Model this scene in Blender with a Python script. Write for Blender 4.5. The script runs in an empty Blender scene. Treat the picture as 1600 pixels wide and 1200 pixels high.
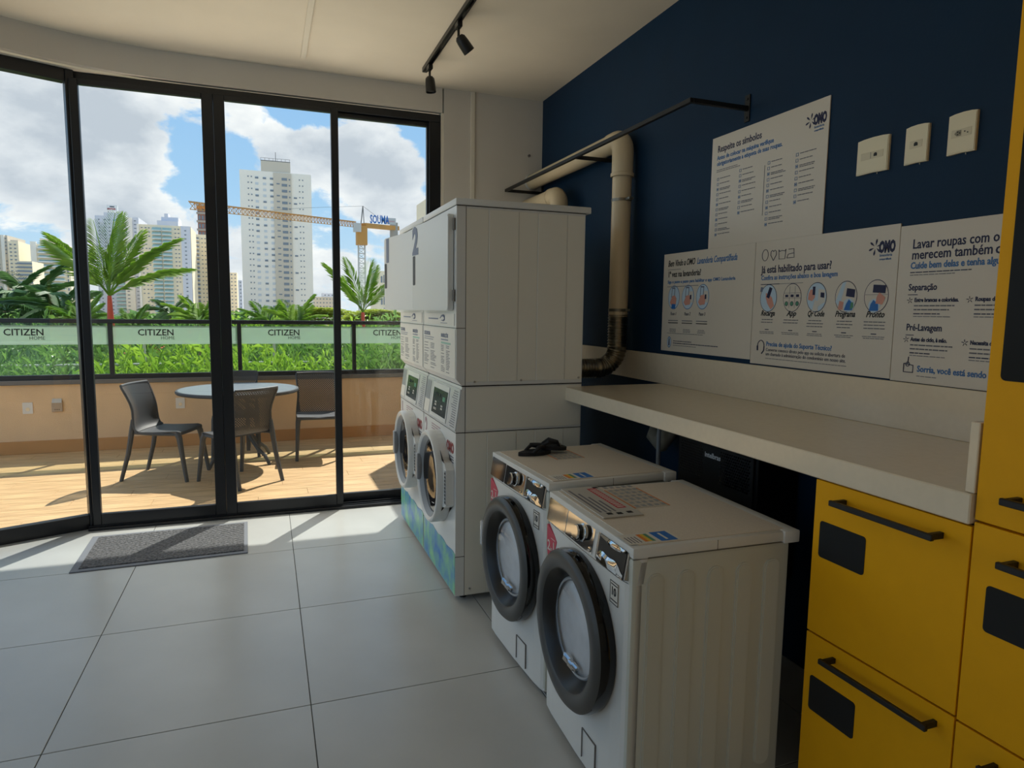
import bpy, bmesh, math, random
from mathutils import Vector, Matrix
from math import sin, cos, pi, radians as R, sqrt
random.seed(7)
C = bpy.context.scene.collection
scene = bpy.context.scene

# ------------------------------------------------------------------ camera
EYE = Vector((0, 0, 1.555)); FPX = 1034.75
_p, _y, _r = R(6.2862), R(20.3536), R(0.7728)
_f = Vector((sin(_y)*cos(_p), cos(_y)*cos(_p), -sin(_p)))
_rt = Vector((cos(_y), -sin(_y), 0)); _u = _rt.cross(_f)
RT = cos(_r)*_rt + sin(_r)*_u; UP = -sin(_r)*_rt + cos(_r)*_u
cd = bpy.data.cameras.new('camera'); cam = bpy.data.objects.new('camera', cd); C.objects.link(cam)
cd.sensor_width = 36; cd.lens = 36*FPX/1600; cd.clip_start = .05; cd.clip_end = 3000
m = Matrix.Identity(4)
for i in range(3):
    m[i][0] = RT[i]; m[i][1] = UP[i]; m[i][2] = -_f[i]; m[i][3] = EYE[i]
cam.matrix_world = m
scene.camera = cam
def ray(px, py):
    d = _f + (px-800)/FPX*RT - (py-600)/FPX*UP
    return d.normalized()
def spot(px, py, Y):
    """real place of something seen at a bearing, Y metres out from the camera"""
    d = ray(px, py); return EYE + d*(Y/d.y)

# ------------------------------------------------------------------ world: sky with cumulus
EXPOSURE = 0.0
SKY_STRENGTH = 1.13
SUN_ENERGY = 6.0
w = bpy.data.worlds.new('world'); scene.world = w; w.use_nodes = True
nt = w.node_tree; nt.nodes.clear()
def N(t, typ, **k):
    n = t.nodes.new(typ)
    for a, b in k.items(): setattr(n, a, b)
    return n
def LK(t, a, b): t.links.new(a, b)
def mathn(t, op, a, b=None, c=None, clamp=False):
    n = N(t, 'ShaderNodeMath', operation=op); n.use_clamp = clamp
    for i, v in enumerate((a, b, c)):
        if v is None: continue
        if isinstance(v, (int, float)): n.inputs[i].default_value = v
        else: LK(t, v, n.inputs[i])
    return n.outputs[0]
def lin(h):
    if isinstance(h, str):
        h = h.lstrip('#'); c = [int(h[i:i+2], 16)/255 for i in (0, 2, 4)]
    else: c = [v/255 for v in h]
    return tuple(v/12.92 if v <= .04045 else ((v+.055)/1.055)**2.4 for v in c) + (1,)
tc = N(nt, 'ShaderNodeTexCoord'); sep = N(nt, 'ShaderNodeSeparateXYZ'); LK(nt, tc.outputs['Generated'], sep.inputs[0])
elev = mathn(nt, 'MAXIMUM', sep.outputs['Z'], 0.0)
ramp = N(nt, 'ShaderNodeValToRGB'); LK(nt, elev, ramp.inputs[0])
e = ramp.color_ramp.elements
e[0].position = 0; e[0].color = lin('#cfe6f5'); e[1].position = .55; e[1].color = lin('#7cb0e6')
x = e.new(.15); x.color = lin('#a6cff2'); x = e.new(.3); x.color = lin('#8ebeed')
mp = N(nt, 'ShaderNodeMapping'); LK(nt, tc.outputs['Generated'], mp.inputs[0]); mp.inputs['Scale'].default_value = (1, 1, 1.7)
n1 = N(nt, 'ShaderNodeTexNoise'); LK(nt, mp.outputs[0], n1.inputs['Vector'])
n1.inputs['Scale'].default_value = 6.5; n1.inputs['Detail'].default_value = 9; n1.inputs['Roughness'].default_value = .62; n1.inputs['Distortion'].default_value = .25
n2 = N(nt, 'ShaderNodeTexNoise'); LK(nt, mp.outputs[0], n2.inputs['Vector'])
n2.inputs['Scale'].default_value = 8; n2.inputs['Detail'].default_value = 7; n2.inputs['Roughness'].default_value = .55
# cloud banks: bearing (as seen from the room), angular size, weight
banks = [((60, 150), .14, .55), ((190, 180), .08, .5), ((150, 110), .1, .5), ((215, 250), .045, .5), ((100, 230), .08, .4), ((250, 290), .045, .4), ((60, 290), .04, .4), ((200, 320), .06, .35),
         ((405, 220), .035, .5), ((440, 245), .04, .5), ((480, 270), .045, .55), ((545, 220), .06, .5), ((575, 260), .07, .6), ((620, 280), .06, .55), ((600, 420), .08, .4), ((520, 420), .06, .35), ((365, 400), .06, .3), ((300, 158), .012, .1),
         ((280, 215), .06, -.6), ((310, 270), .05, -.6), ((655, 200), .035, -.7), ((430, 175), .04, -.6), ((490, 200), .035, -.5), ((40, 330), .05, -.5), ((110, 300), .035, -.35), ((560, 345), .04, -.4), ((500, 340), .04, -.35), ((375, 240), .025, -.4), ((160, 260), .03, -.3)]
tot = mathn(nt, 'MULTIPLY_ADD', n1.outputs['Fac'], 1.3, -.15)
for (px, s, wt) in banks:
    d = ray(*px)
    dn = N(nt, 'ShaderNodeVectorMath', operation='DISTANCE'); LK(nt, tc.outputs['Generated'], dn.inputs[0]); dn.inputs[1].default_value = d
    q = mathn(nt, 'DIVIDE', dn.outputs['Value'], s); q = mathn(nt, 'MULTIPLY', q, q); q = mathn(nt, 'MULTIPLY', q, -1.0)
    g = mathn(nt, 'POWER', 2.718, q); tot = mathn(nt, 'MULTIPLY_ADD', g, wt*.34, tot)
cov = N(nt, 'ShaderNodeMapRange', interpolation_type='SMOOTHSTEP'); LK(nt, tot, cov.inputs['Value'])
cov.inputs['From Min'].default_value = .53; cov.inputs['From Max'].default_value = .63
# cloud shade: thick parts greyer
cov.inputs['From Min'].default_value = .51; cov.inputs['From Max'].default_value = .62
sh = mathn(nt, 'MULTIPLY', mathn(nt, 'MULTIPLY_ADD', n2.outputs['Fac'], 1.3, mathn(nt, 'MULTIPLY', tot, .6)), .6)
shr = N(nt, 'ShaderNodeValToRGB'); LK(nt, sh, shr.inputs[0])
e = shr.color_ramp.elements; e[0].position = .50; e[0].color = lin('#fbfcfd'); e[1].position = .80; e[1].color = lin('#bfc8d4')
x = e.new(.64); x.color = lin('#e0e5ec')
mx = N(nt, 'ShaderNodeMix', data_type='RGBA'); LK(nt, cov.outputs[0], mx.inputs[0]); LK(nt, ramp.outputs[0], mx.inputs[6]); LK(nt, shr.outputs[0], mx.inputs[7])
bg = N(nt, 'ShaderNodeBackground'); bg.inputs[1].default_value = SKY_STRENGTH; LK(nt, mx.outputs[2], bg.inputs[0])
wo = N(nt, 'ShaderNodeOutputWorld'); LK(nt, bg.outputs[0], wo.inputs[0])

# ------------------------------------------------------------------ sun
sd = bpy.data.lights.new('sun', 'SUN'); sun = bpy.data.objects.new('sun', sd); C.objects.link(sun)
sd.energy = SUN_ENERGY; sd.angle = R(.6); sd.color = (1, .95, .86)
sun.rotation_euler = Vector((.37, .57, .74)).to_track_quat('Z', 'Y').to_euler(); sun.location = (4, 6, 8)
# added fill lamp before the back wall
ad = bpy.data.lights.new('daylight', 'AREA'); al = bpy.data.objects.new('daylight', ad); C.objects.link(al)
ad.shape = 'RECTANGLE'; ad.size = 4.0; ad.size_y = 2.4; ad.energy = 16; ad.color = (1, .93, .82)
al.location = (-1.0, -2.9, 1.5); al.rotation_euler = (R(90), 0, R(0)); al.visible_glossy = False

# added fill lamp just outside the sliding glass, lifts the light indoors
wd_ = bpy.data.lights.new('window_daylight', 'AREA'); wl_ = bpy.data.objects.new('window_daylight', wd_); C.objects.link(wl_)
wd_.shape = 'RECTANGLE'; wd_.size = 2.3; wd_.size_y = 2.7; wd_.energy = 52; wd_.color = (1, .9, .76)
wl_.location = (.05, 5.43, 1.6); wl_.rotation_euler = (R(-90), 0, 0); wl_.visible_glossy = False

vs = scene.view_settings
vs.view_transform = 'Standard'; vs.look = 'None'; vs.exposure = EXPOSURE; vs.gamma = 1; vs.use_curve_mapping = False

# ------------------------------------------------------------------ materials
MATS = {}
def mat(name, col, rough=.5, metal=0, noise=0, nscale=6, bump=0, bscale=80, spec=.5, coat=0, stretch=None, col2=None):
    if name in MATS: return MATS[name]
    m_ = bpy.data.materials.new(name); m_.use_nodes = True; t = m_.node_tree; b = t.nodes['Principled BSDF']
    c = lin(col); b.inputs['Base Color'].default_value = c; b.inputs['Roughness'].default_value = rough
    b.inputs['Metallic'].default_value = metal; b.inputs['Specular IOR Level'].default_value = spec; b.inputs['Coat Weight'].default_value = coat
    tc_ = N(t, 'ShaderNodeTexCoord'); v = tc_.outputs['Object']
    if stretch:
        mp_ = N(t, 'ShaderNodeMapping'); LK(t, v, mp_.inputs[0]); mp_.inputs['Scale'].default_value = stretch; v = mp_.outputs[0]
    nz = N(t, 'ShaderNodeTexNoise'); LK(t, v, nz.inputs['Vector']); nz.inputs['Scale'].default_value = nscale; nz.inputs['Detail'].default_value = 5
    if noise or col2:
        mr = N(t, 'ShaderNodeMapRange'); LK(t, nz.outputs['Fac'], mr.inputs['Value']); mr.inputs['From Min'].default_value = .32; mr.inputs['From Max'].default_value = .68
        mm = N(t, 'ShaderNodeMix', data_type='RGBA'); LK(t, mr.outputs[0], mm.inputs[0])
        c2 = lin(col2) if col2 else c
        mm.inputs[6].default_value = tuple(k*(1-noise) for k in c[:3]) + (1,); mm.inputs[7].default_value = tuple(min(1, k*(1+noise)) for k in c2[:3]) + (1,)
        LK(t, mm.outputs[2], b.inputs['Base Color'])
    else:
        mr = N(t, 'ShaderNodeMapRange'); LK(t, nz.outputs['Fac'], mr.inputs['Value']); mr.inputs['To Min'].default_value = max(0, rough-.03); mr.inputs['To Max'].default_value = min(1, rough+.03)
        LK(t, mr.outputs[0], b.inputs['Roughness'])
    if bump:
        n3 = N(t, 'ShaderNodeTexNoise'); LK(t, v, n3.inputs['Vector']); n3.inputs['Scale'].default_value = bscale; n3.inputs['Detail'].default_value = 4
        bp = N(t, 'ShaderNodeBump'); bp.inputs['Strength'].default_value = bump; bp.inputs['Distance'].default_value = .01; LK(t, n3.outputs['Fac'], bp.inputs['Height']); LK(t, bp.outputs[0], b.inputs['Normal'])
    MATS[name] = m_; return m_
def glass(name, tint=(1, 1, 1, 1), ior=1.45, rough=0.0):
    m_ = bpy.data.materials.new(name); m_.use_nodes = True; t = m_.node_tree; t.nodes.clear()
    a = N(t, 'ShaderNodeBsdfTransparent'); a.inputs[0].default_value = tint
    g = N(t, 'ShaderNodeBsdfGlossy'); g.inputs['Roughness'].default_value = rough
    lw_ = N(t, 'ShaderNodeLayerWeight'); lw_.inputs['Blend'].default_value = .5; f0 = ((ior-1)/(ior+1))**2
    fac = mathn(t, 'MULTIPLY_ADD', mathn(t, 'POWER', lw_.outputs['Facing'], 5.0), 1-f0, f0)
    mx_ = N(t, 'ShaderNodeMixShader'); o = N(t, 'ShaderNodeOutputMaterial')
    LK(t, fac, mx_.inputs[0]); LK(t, a.outputs[0], mx_.inputs[1]); LK(t, g.outputs[0], mx_.inputs[2]); LK(t, mx_.outputs[0], o.inputs[0])
    MATS[name] = m_; return m_
def leafmat(name, col, col2, tr=.45):
    m_ = bpy.data.materials.new(name); m_.use_nodes = True; t = m_.node_tree; t.nodes.clear()
    tc_ = N(t, 'ShaderNodeTexCoord'); nz = N(t, 'ShaderNodeTexNoise'); LK(t, tc_.outputs['Object'], nz.inputs['Vector']); nz.inputs['Scale'].default_value = 3.5
    oi = N(t, 'ShaderNodeObjectInfo')
    mr = N(t, 'ShaderNodeMapRange'); LK(t, nz.outputs['Fac'], mr.inputs['Value']); mr.inputs['From Min'].default_value = .3; mr.inputs['From Max'].default_value = .7
    mm = N(t, 'ShaderNodeMix', data_type='RGBA'); LK(t, mr.outputs[0], mm.inputs[0]); mm.inputs[6].default_value = lin(col); mm.inputs[7].default_value = lin(col2)
    d = N(t, 'ShaderNodeBsdfDiffuse'); tl = N(t, 'ShaderNodeBsdfTranslucent'); gl = N(t, 'ShaderNodeBsdfGlossy'); gl.inputs['Roughness'].default_value = .35
    LK(t, mm.outputs[2], d.inputs[0]); LK(t, mm.outputs[2], tl.inputs[0])
    a = N(t, 'ShaderNodeMixShader'); a.inputs[0].default_value = tr; LK(t, d.outputs[0], a.inputs[1]); LK(t, tl.outputs[0], a.inputs[2])
    b_ = N(t, 'ShaderNodeMixShader'); b_.inputs[0].default_value = .06; LK(t, a.outputs[0], b_.inputs[1]); LK(t, gl.outputs[0], b_.inputs[2])
    o = N(t, 'ShaderNodeOutputMaterial'); LK(t, b_.outputs[0], o.inputs[0]); MATS[name] = m_; return m_

ceilM = mat('ceiling_paint', '#e0d6c4', .85, noise=.04, nscale=2, bump=.05, bscale=30)
wallG = mat('grey_wall_paint', '#cec8be', .8, noise=.03, nscale=2, bump=.05, bscale=60)
revealM = mat('reveal_paint', '#dcd4c4', .8)
wallW = mat('white_wall_paint', '#e6e2da', .8)
navy = mat('navy_wall_paint', '#0a2b46', .6, spec=.25, noise=.06, nscale=3, bump=.05, bscale=90)
tileM = mat('grey_porcelain_tile', '#afb1b0', .28, noise=.06, nscale=2.2, bump=.015, bscale=25)
groutM = mat('dark_grout', '#4e5254', .8)
blackF = mat('black_aluminium', '#11151c', .38)
stone = mat('cream_engineered_stone', '#dccfb8', .13, noise=.02, nscale=40)
yellow = mat('yellow_laminate', '#e5a500', .5, spec=.25, noise=.02, nscale=12)
yellowE = mat('brown_laminate_edge', '#5c2c08', .6)
blackP = mat('black_plastic', '#0c0c0d', .45)
blackVent = mat('black_vent_plate', '#0a0b0c', .7)
blackM = mat('black_powder_coat', '#131315', .5, bump=.1, bscale=200)
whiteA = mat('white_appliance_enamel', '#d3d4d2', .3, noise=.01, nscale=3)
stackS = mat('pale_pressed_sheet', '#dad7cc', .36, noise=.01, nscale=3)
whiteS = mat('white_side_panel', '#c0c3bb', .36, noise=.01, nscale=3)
greyT = mat('grey_top_panel', '#d0c6b8', .5, noise=.05, nscale=150)
chrome = mat('chrome_film', '#d8d8d8', .06, metal=1)
steel = mat('satin_steel', '#b5b5b5', .3, metal=1)
drumM = mat('drum_steel', '#e2e4e6', .35, metal=.25, noise=.12, nscale=9)
darkRing = mat('dark_grey_door_ring', '#40403f', .35)
ringBlk = mat('gloss_black_ring', '#08080a', .08)
greyPl = mat('grey_plastic', '#8e9296', .4)
silverPl = mat('silver_plastic', '#a9adb2', .25, metal=.3)
dispM = mat('display_glass', '#18181b', .05)
dispG = mat('grey_display_panel', '#3c4448', .2)
cream = mat('cream_pvc_pipe', '#d3c2a2', .35)
alu = mat('aluminium_duct', '#9c9688', .3, metal=1)
switchM = mat('ivory_switch_plate', '#e6ddc0', .4)
posterM = mat('white_poster_board', '#d2cabd', .4)
inkN = mat('navy_ink', '#1c2248', .6)
inkB = mat('blue_ink', '#3a6ea8', .6)
inkG = mat('grey_ink', '#6c6c74', .6)
inkK = mat('black_ink', '#16161c', .6)
paleB = mat('pale_blue_print', '#b9cfe0', .6)
skinP = mat('pink_print', '#cf9484', .6)
greenP = mat('green_print', '#4f8a6c', .6)
orangeP = mat('orange_print', '#d47a30', .6)
redP = mat('red_print', '#b4323c', .55)
pinkRed = mat('rose_sticker', '#b83a50', .45)
blueP = mat('blue_print', '#1f6ab8', .5)
yelP = mat('yellow_print', '#d8b23a', .6)
paperM = mat('paper_leaflet', '#cfccc4', .5)
numM = mat('slate_blue_numeral', '#70788e', .5)
numR = mat('mauve_print', '#9a7f86', .5)
tealP = mat('teal_print', '#8fb5a8', .5)
waveM = mat('sea_wave_sticker', '#2a78c8', .35, noise=.12, nscale=9, col2='#7cba8a')
rubber = mat('black_rubber', '#1b1b1e', .8, bump=.2, bscale=120)
matPile = mat('charcoal_mat_pile', '#66676a', .95, noise=.55, nscale=70, bump=.6, bscale=150)
matEdge = mat('grey_blue_mat_border', '#6b7079', .8)
glassW = glass('window_glass', (.97, .985, .975, 1), 1.42)
glassR = glass('railing_glass', (.93, .97, .94, 1), 1.35)
glassD = glass('smoked_door_glass', (.85, .87, .9, 1), 1.5, .02)
deckM = mat('oak_look_deck_plank', '#c8a070', .5, noise=.12, nscale=3, stretch=(1.2, 14, 4), col2='#e0bb88', bump=.1, bscale=20)
deckJ = mat('deck_joint', '#9a7448', .8)
stucco = mat('beige_stucco', '#f2cfa6', .9, noise=.06, nscale=2.5, bump=.35, bscale=160)
bandM = mat('ochre_skirting', '#cf9a62', .8, noise=.06, nscale=3)
capM = mat('grey_metal_cap', '#74716e', .45, metal=.3)
furn = mat('charcoal_resin', '#4a4c50', .5, bump=.05, bscale=90)
tabTop = mat('sky_grey_tabletop', '#7f8790', .35)  # lighter than the edge: sky reflection put into the colour
trackM = mat('black_track', '#121214', .35)

def perforated():
    m_ = bpy.data.materials.new('perforated_charcoal_resin'); m_.use_nodes = True; t = m_.node_tree; b = t.nodes['Principled BSDF']
    b.inputs['Base Color'].default_value = lin('#4a4c50'); b.inputs['Roughness'].default_value = .5
    tc_ = N(t, 'ShaderNodeTexCoord'); mp_ = N(t, 'ShaderNodeMapping'); LK(t, tc_.outputs['Object'], mp_.inputs[0]); mp_.inputs['Rotation'].default_value = (R(45), 0, 0)
    s_ = N(t, 'ShaderNodeSeparateXYZ'); LK(t, mp_.outputs[0], s_.inputs[0])
    k = 2*pi/.016
    a = mathn(t, 'SINE', mathn(t, 'MULTIPLY', s_.outputs['Y'], k)); c = mathn(t, 'SINE', mathn(t, 'MULTIPLY', s_.outputs['Z'], k))
    h = mathn(t, 'GREATER_THAN', mathn(t, 'ADD', a, c), .5)
    LK(t, mathn(t, 'SUBTRACT', 1.0, h), b.inputs['Alpha']); return m_
perfM = perforated()
def frosted():
    m_ = bpy.data.materials.new('frosted_film'); m_.use_nodes = True; t = m_.node_tree; t.nodes.clear()
    a = N(t, 'ShaderNodeBsdfTransparent'); a.inputs[0].default_value = (.85, .95, .88, 1)
    d = N(t, 'ShaderNodeBsdfDiffuse'); d.inputs[0].default_value = lin('#d5e2d8')
    tl = N(t, 'ShaderNodeBsdfTranslucent'); tl.inputs[0].default_value = lin('#d5e2d8')
    nz = N(t, 'ShaderNodeTexNoise'); nz.inputs['Scale'].default_value = 3
    m1 = N(t, 'ShaderNodeMixShader'); m1.inputs[0].default_value = .5; LK(t, d.outputs[0], m1.inputs[1]); LK(t, tl.outputs[0], m1.inputs[2])
    m2 = N(t, 'ShaderNodeMixShader'); LK(t, mathn(t, 'MULTIPLY_ADD', nz.outputs['Fac'], .04, .54), m2.inputs[0]); LK(t, a.outputs[0], m2.inputs[1]); LK(t, m1.outputs[0], m2.inputs[2])
    o = N(t, 'ShaderNodeOutputMaterial'); LK(t, m2.outputs[0], o.inputs[0]); return m_
frostM = frosted()

# ------------------------------------------------------------------ mesh building
class MB:
    def __init__(s): s.v = []; s.f = []; s.mi = []; s.mats = []; s.T = Matrix.Identity(4); s.sm = []
    def slot(s, m_):
        if m_ not in s.mats: s.mats.append(m_)
        return s.mats.index(m_)
    def add(s, vs_, fs, m_=None, smooth=False):
        o = len(s.v); k = s.slot(m_) if m_ else 0
        s.v += [s.T @ Vector(v) for v in vs_]
        for f in fs: s.f.append([i+o for i in f]); s.mi.append(k); s.sm.append(smooth)
    def box(s, x0, x1, y0, y1, z0, z1, m_=None, b=0, seg=1, smooth=None):
        if x1 < x0: x0, x1 = x1, x0
        if y1 < y0: y0, y1 = y1, y0
        if z1 < z0: z0, z1 = z1, z0
        if b <= 0:
            s.add([(x0,y0,z0),(x1,y0,z0),(x1,y1,z0),(x0,y1,z0),(x0,y0,z1),(x1,y0,z1),(x1,y1,z1),(x0,y1,z1)],
                  [(0,3,2,1),(4,5,6,7),(0,1,5,4),(1,2,6,5),(2,3,7,6),(3,0,4,7)], m_); return
        bm = bmesh.new(); bmesh.ops.create_cube(bm, size=1)
        for v in bm.verts:
            v.co = Vector(((x0+x1)/2+v.co.x*(x1-x0), (y0+y1)/2+v.co.y*(y1-y0), (z0+z1)/2+v.co.z*(z1-z0)))
        bmesh.ops.bevel(bm, geom=bm.edges[:], offset=b, segments=seg, affect='EDGES', profile=.5)
        s.bm(bm, m_, seg > 1 if smooth is None else smooth)
    def bm(s, bm, m_=None, smooth=False):
        bm.verts.index_update()
        s.add([v.co.copy() for v in bm.verts], [[v.index for v in f.verts] for f in bm.faces], m_, smooth); bm.free()
    def prism(s, pts, axis, a0, a1, m_=None, smooth=False):
        """polygon pts (u,v) extruded along axis from a0 to a1. axis x: (y,z); y: (x,z); z: (x,y)"""
        def P(u, v, a): return {'x': (a, u, v), 'y': (u, a, v), 'z': (u, v, a)}[axis]
        n = len(pts); vs_ = [P(u, v, a0) for u, v in pts] + [P(u, v, a1) for u, v in pts]
        fs = [list(range(n))[::-1], list(range(n, 2*n))] + [(i, (i+1) % n, n+(i+1) % n, n+i) for i in range(n)]
        bm = bmesh.new(); bv = [bm.verts.new(v) for v in vs_]
        for f in fs:
            try: bm.faces.new([bv[i] for i in f])
            except ValueError: pass
        bmesh.ops.recalc_face_normals(bm, faces=bm.faces[:]); s.bm(bm, m_, smooth)
    def tube(s, path, r, seg=12, m_=None, caps=True, r1=None, smooth=True):
        path = [Vector(p) for p in path]; n = len(path); rings = []; up = None
        for i, p in enumerate(path):
            d = (path[min(i+1, n-1)] - path[max(i-1, 0)]).normalized()
            if up is None: up = Vector((0, 0, 1)) if abs(d.z) < .9 else Vector((1, 0, 0))
            a = d.cross(up)
            if a.length < 1e-4: a = d.cross(Vector((0, 1, 0)))
            a.normalize(); b_ = a.cross(d).normalized(); up = b_
            rr = r[i] if isinstance(r, (list, tuple)) else (r if r1 is None else r + (r1-r)*i/(n-1))
            rings.append([p + a*cos(2*pi*k/seg)*rr + b_*sin(2*pi*k/seg)*rr for k in range(seg)])
        vs_ = [v for rg in rings for v in rg]; fs = []
        for i in range(n-1):
            for k in range(seg): fs.append((i*seg+k, i*seg+(k+1) % seg, (i+1)*seg+(k+1) % seg, (i+1)*seg+k))
        s.add(vs_, fs, m_, smooth)
        if caps: s.add(rings[0], [list(range(seg))[::-1]], m_); s.add(rings[-1], [list(range(seg))], m_)
    def cyl(s, p0, p1, r, seg=16, m_=None, r1=None, smooth=True): s.tube([p0, p1], r, seg, m_, True, r1, smooth)
    def lathe(s, prof, c, axis='x', seg=40, m_=None, smooth=True, sy=1):
        """prof: list of (radius, offset along axis)"""
        vs_ = []; fs = []
        for (r, h) in prof:
            for k in range(seg):
                a = 2*pi*k/seg; u, v = cos(a)*r, sin(a)*r*sy
                vs_.append({'x': (c[0]+h, c[1]+u, c[2]+v), 'z': (c[0]+u, c[1]+v, c[2]+h), 'y': (c[0]+u, c[1]+h, c[2]+v)}[axis])
        for i in range(len(prof)-1):
            for k in range(seg): fs.append((i*seg+k, i*seg+(k+1) % seg, (i+1)*seg+(k+1) % seg, (i+1)*seg+k))
        bm = bmesh.new(); bv = [bm.verts.new(v) for v in vs_]
        for f in fs: bm.faces.new([bv[i] for i in f])
        bmesh.ops.remove_doubles(bm, verts=bm.verts[:], dist=1e-5); bmesh.ops.recalc_face_normals(bm, faces=bm.faces[:]); s.bm(bm, m_, smooth)
    def rbar(s, pts, w_, h_, m_=None, up=Vector((0, 0, 1))):
        """rectangular bar swept along straight pts"""
        for a, b_ in zip(pts[:-1], pts[1:]):
            a, b_ = Vector(a), Vector(b_); d = (b_-a).normalized(); u_ = up if abs(d.dot(up)) < .95 else Vector((1, 0, 0))
            sx = d.cross(u_).normalized()*w_/2; sz = sx.cross(d).normalized()*h_/2
            s.add([a-sx-sz, a+sx-sz, a+sx+sz, a-sx+sz, b_-sx-sz, b_+sx-sz, b_+sx+sz, b_-sx+sz],
                  [(0,1,2,3),(7,6,5,4),(0,4,5,1),(1,5,6,2),(2,6,7,3),(3,7,4,0)], m_)
    def text(s, txt, size, M, m_=None, bold=0, shear=0, xs=1, align='LEFT', depth=.0006, res=2, fit=None):
        cu = bpy.data.curves.new('t', 'FONT'); cu.body = txt; cu.size = size; cu.extrude = depth; cu.offset = bold; cu.shear = shear
        cu.align_x = align; cu.resolution_u = res; ob = bpy.data.objects.new('t', cu)
        me = ob.to_mesh(); sv = Matrix.Diagonal((xs, 1, 1, 1))
        if fit:
            xx = [v.co.x for v in me.vertices]; sv = Matrix.Diagonal((fit/(max(xx)-min(xx)), 1, 1, 1))
        T0 = s.T; s.T = T0 @ M @ sv
        s.add([v.co.copy() for v in me.vertices], [list(p.vertices) for p in me.polygons], m_)
        s.T = T0; ob.to_mesh_clear(); bpy.data.objects.remove(ob); bpy.data.curves.remove(cu)
    def build(s, name, m_=None, parent=None, loc=None, kind=None, autosmooth=True):
        me = bpy.data.meshes.new(name); me.from_pydata([tuple(v) for v in s.v], [], s.f)
        for mm in (s.mats or ([m_] if m_ else [])): me.materials.append(mm)
        if s.mats: me.polygons.foreach_set('material_index', s.mi)
        me.polygons.foreach_set('use_smooth', s.sm); me.update()
        o = bpy.data.objects.new(name, me); C.objects.link(o)
        if autosmooth and any(s.sm):
            try: me.set_sharp_from_angle(angle=R(38))
            except Exception: pass
        if parent: o.parent = parent
        if loc: o.location = loc
        if kind: o['kind'] = kind
        elif name in ('lettering', 'symbols', 'sheet_print', 'panel_print', 'front_print', 'strip_print', 'print', 'badge_print', 'sticker_print', 'bowl_glints', 'screws', 'seam', 'socket_holes', 'hatch_gap', 'care_icons', 'perforations'): o['kind'] = 'stuff'
        return o
def rrect(u0, u1, v0, v1, r, n=5):
    p = []
    for (cx, cy, a0) in ((u1-r, v1-r, 0), (u0+r, v1-r, 90), (u0+r, v0+r, 180), (u1-r, v0+r, 270)):
        for k in range(n+1):
            a = R(a0+90*k/n); p.append((cx+cos(a)*r, cy+sin(a)*r))
    return p
def tag(o, label=None, cat=None, group=None, kind=None):
    if label: o['label'] = label
    if cat: o['category'] = cat
    if group: o['group'] = group
    if kind: o['kind'] = kind
    return o
def thing(name, label, cat, loc=(0, 0, 0), rz=0, group=None):
    o = bpy.data.objects.new(name, None); C.objects.link(o); o.location = loc; o.rotation_euler = (0, 0, rz); o.empty_display_size = .1
    return tag(o, label, cat, group)
def structure(name, loc=(0, 0, 0), label=None, cat=None):
    o = bpy.data.objects.new(name, None); C.objects.link(o); o.location = loc; o.empty_display_size = .1
    o['kind'] = 'structure'
    return tag(o, label, cat)
def share(src, name, parent, loc=(0, 0, 0), rot=(0, 0, 0), scale=(1, 1, 1)):
    c = bpy.data.objects.new(name, src.data); C.objects.link(c); c.parent = parent; c.location = loc; c.rotation_euler = rot; c.scale = scale
    for k in src.keys():
        if k in ('kind',): c[k] = src[k]
    return c
def kids(o): return [c for c in bpy.data.objects if c.parent == o]
def copy_tree(o, parent=None):
    c = o.copy(); C.objects.link(c); c.parent = parent
    for ch in kids(o): copy_tree(ch, c)
    return c
def facing_minus_x(x, y, z):   # text reads along -y, up z, faces -x
    return Matrix(((0, 0, -1, x), (-1, 0, 0, y), (0, 1, 0, z), (0, 0, 0, 1)))
def facing_minus_y(x, y, z):
    return Matrix(((1, 0, 0, x), (0, 0, -1, y), (0, 1, 0, z), (0, 0, 0, 1)))
def facing_up(x, y, z, a=-90):
    return Matrix.Translation((x, y, z)) @ Matrix.Rotation(R(a), 4, 'Z')

XW, YW, ZC = 2.187, 5.25, 3.277
# ------------------------------------------------------------------ structure: floor of tiles
fl = structure('floor', (0, 0, 0))
b = MB(); b.box(-2.9, 2.25, -3.05, 5.42, -.08, -.004); b.build('grout_bed', groutM, fl)
T = .9; X0, Y0 = .1275, 2.575
proto = MB(); g = .0018; proto.box(g, T-g, g, T-g, -.004, 0, b=.0012); pt = None
for i in range(-4, 3):
    for j in range(-6, 3):
        x0, y0 = X0+i*T, Y0+j*T; x1, y1 = x0+T, y0+T
        if x0 > 2.1 or y0 > 5.2: continue
        cx0, cx1, cy0, cy1 = max(x0, -2.85), min(x1, 2.2), max(y0, -3), min(y1, 5.38)
        if cx1-cx0 < .05 or cy1-cy0 < .05: continue
        if (cx0, cx1, cy0, cy1) == (x0, x1, y0, y1):
            if pt is None: pt = proto.build('tile', tileM, fl, (x0, y0, 0))
            else: share(pt, 'tile', fl, (x0, y0, 0))
        else:
            q = MB(); q.box(g, cx1-cx0-g, g, cy1-cy0-g, -.004, 0, b=.0012); q.build('tile', tileM, fl, (cx0, cy0, 0))

# facade arc (the glass front bends towards the room on the left)
ARX, ARY, ARR = -.45, YW-2.2, 2.2
def arc(n=14, dr=0.0, a0=0, a1=90):
    return [(ARX-(ARR+dr)*sin(R(a0+(a1-a0)*k/n)), ARY+(ARR+dr)*cos(R(a0+(a1-a0)*k/n))) for k in range(n+1)]
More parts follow.
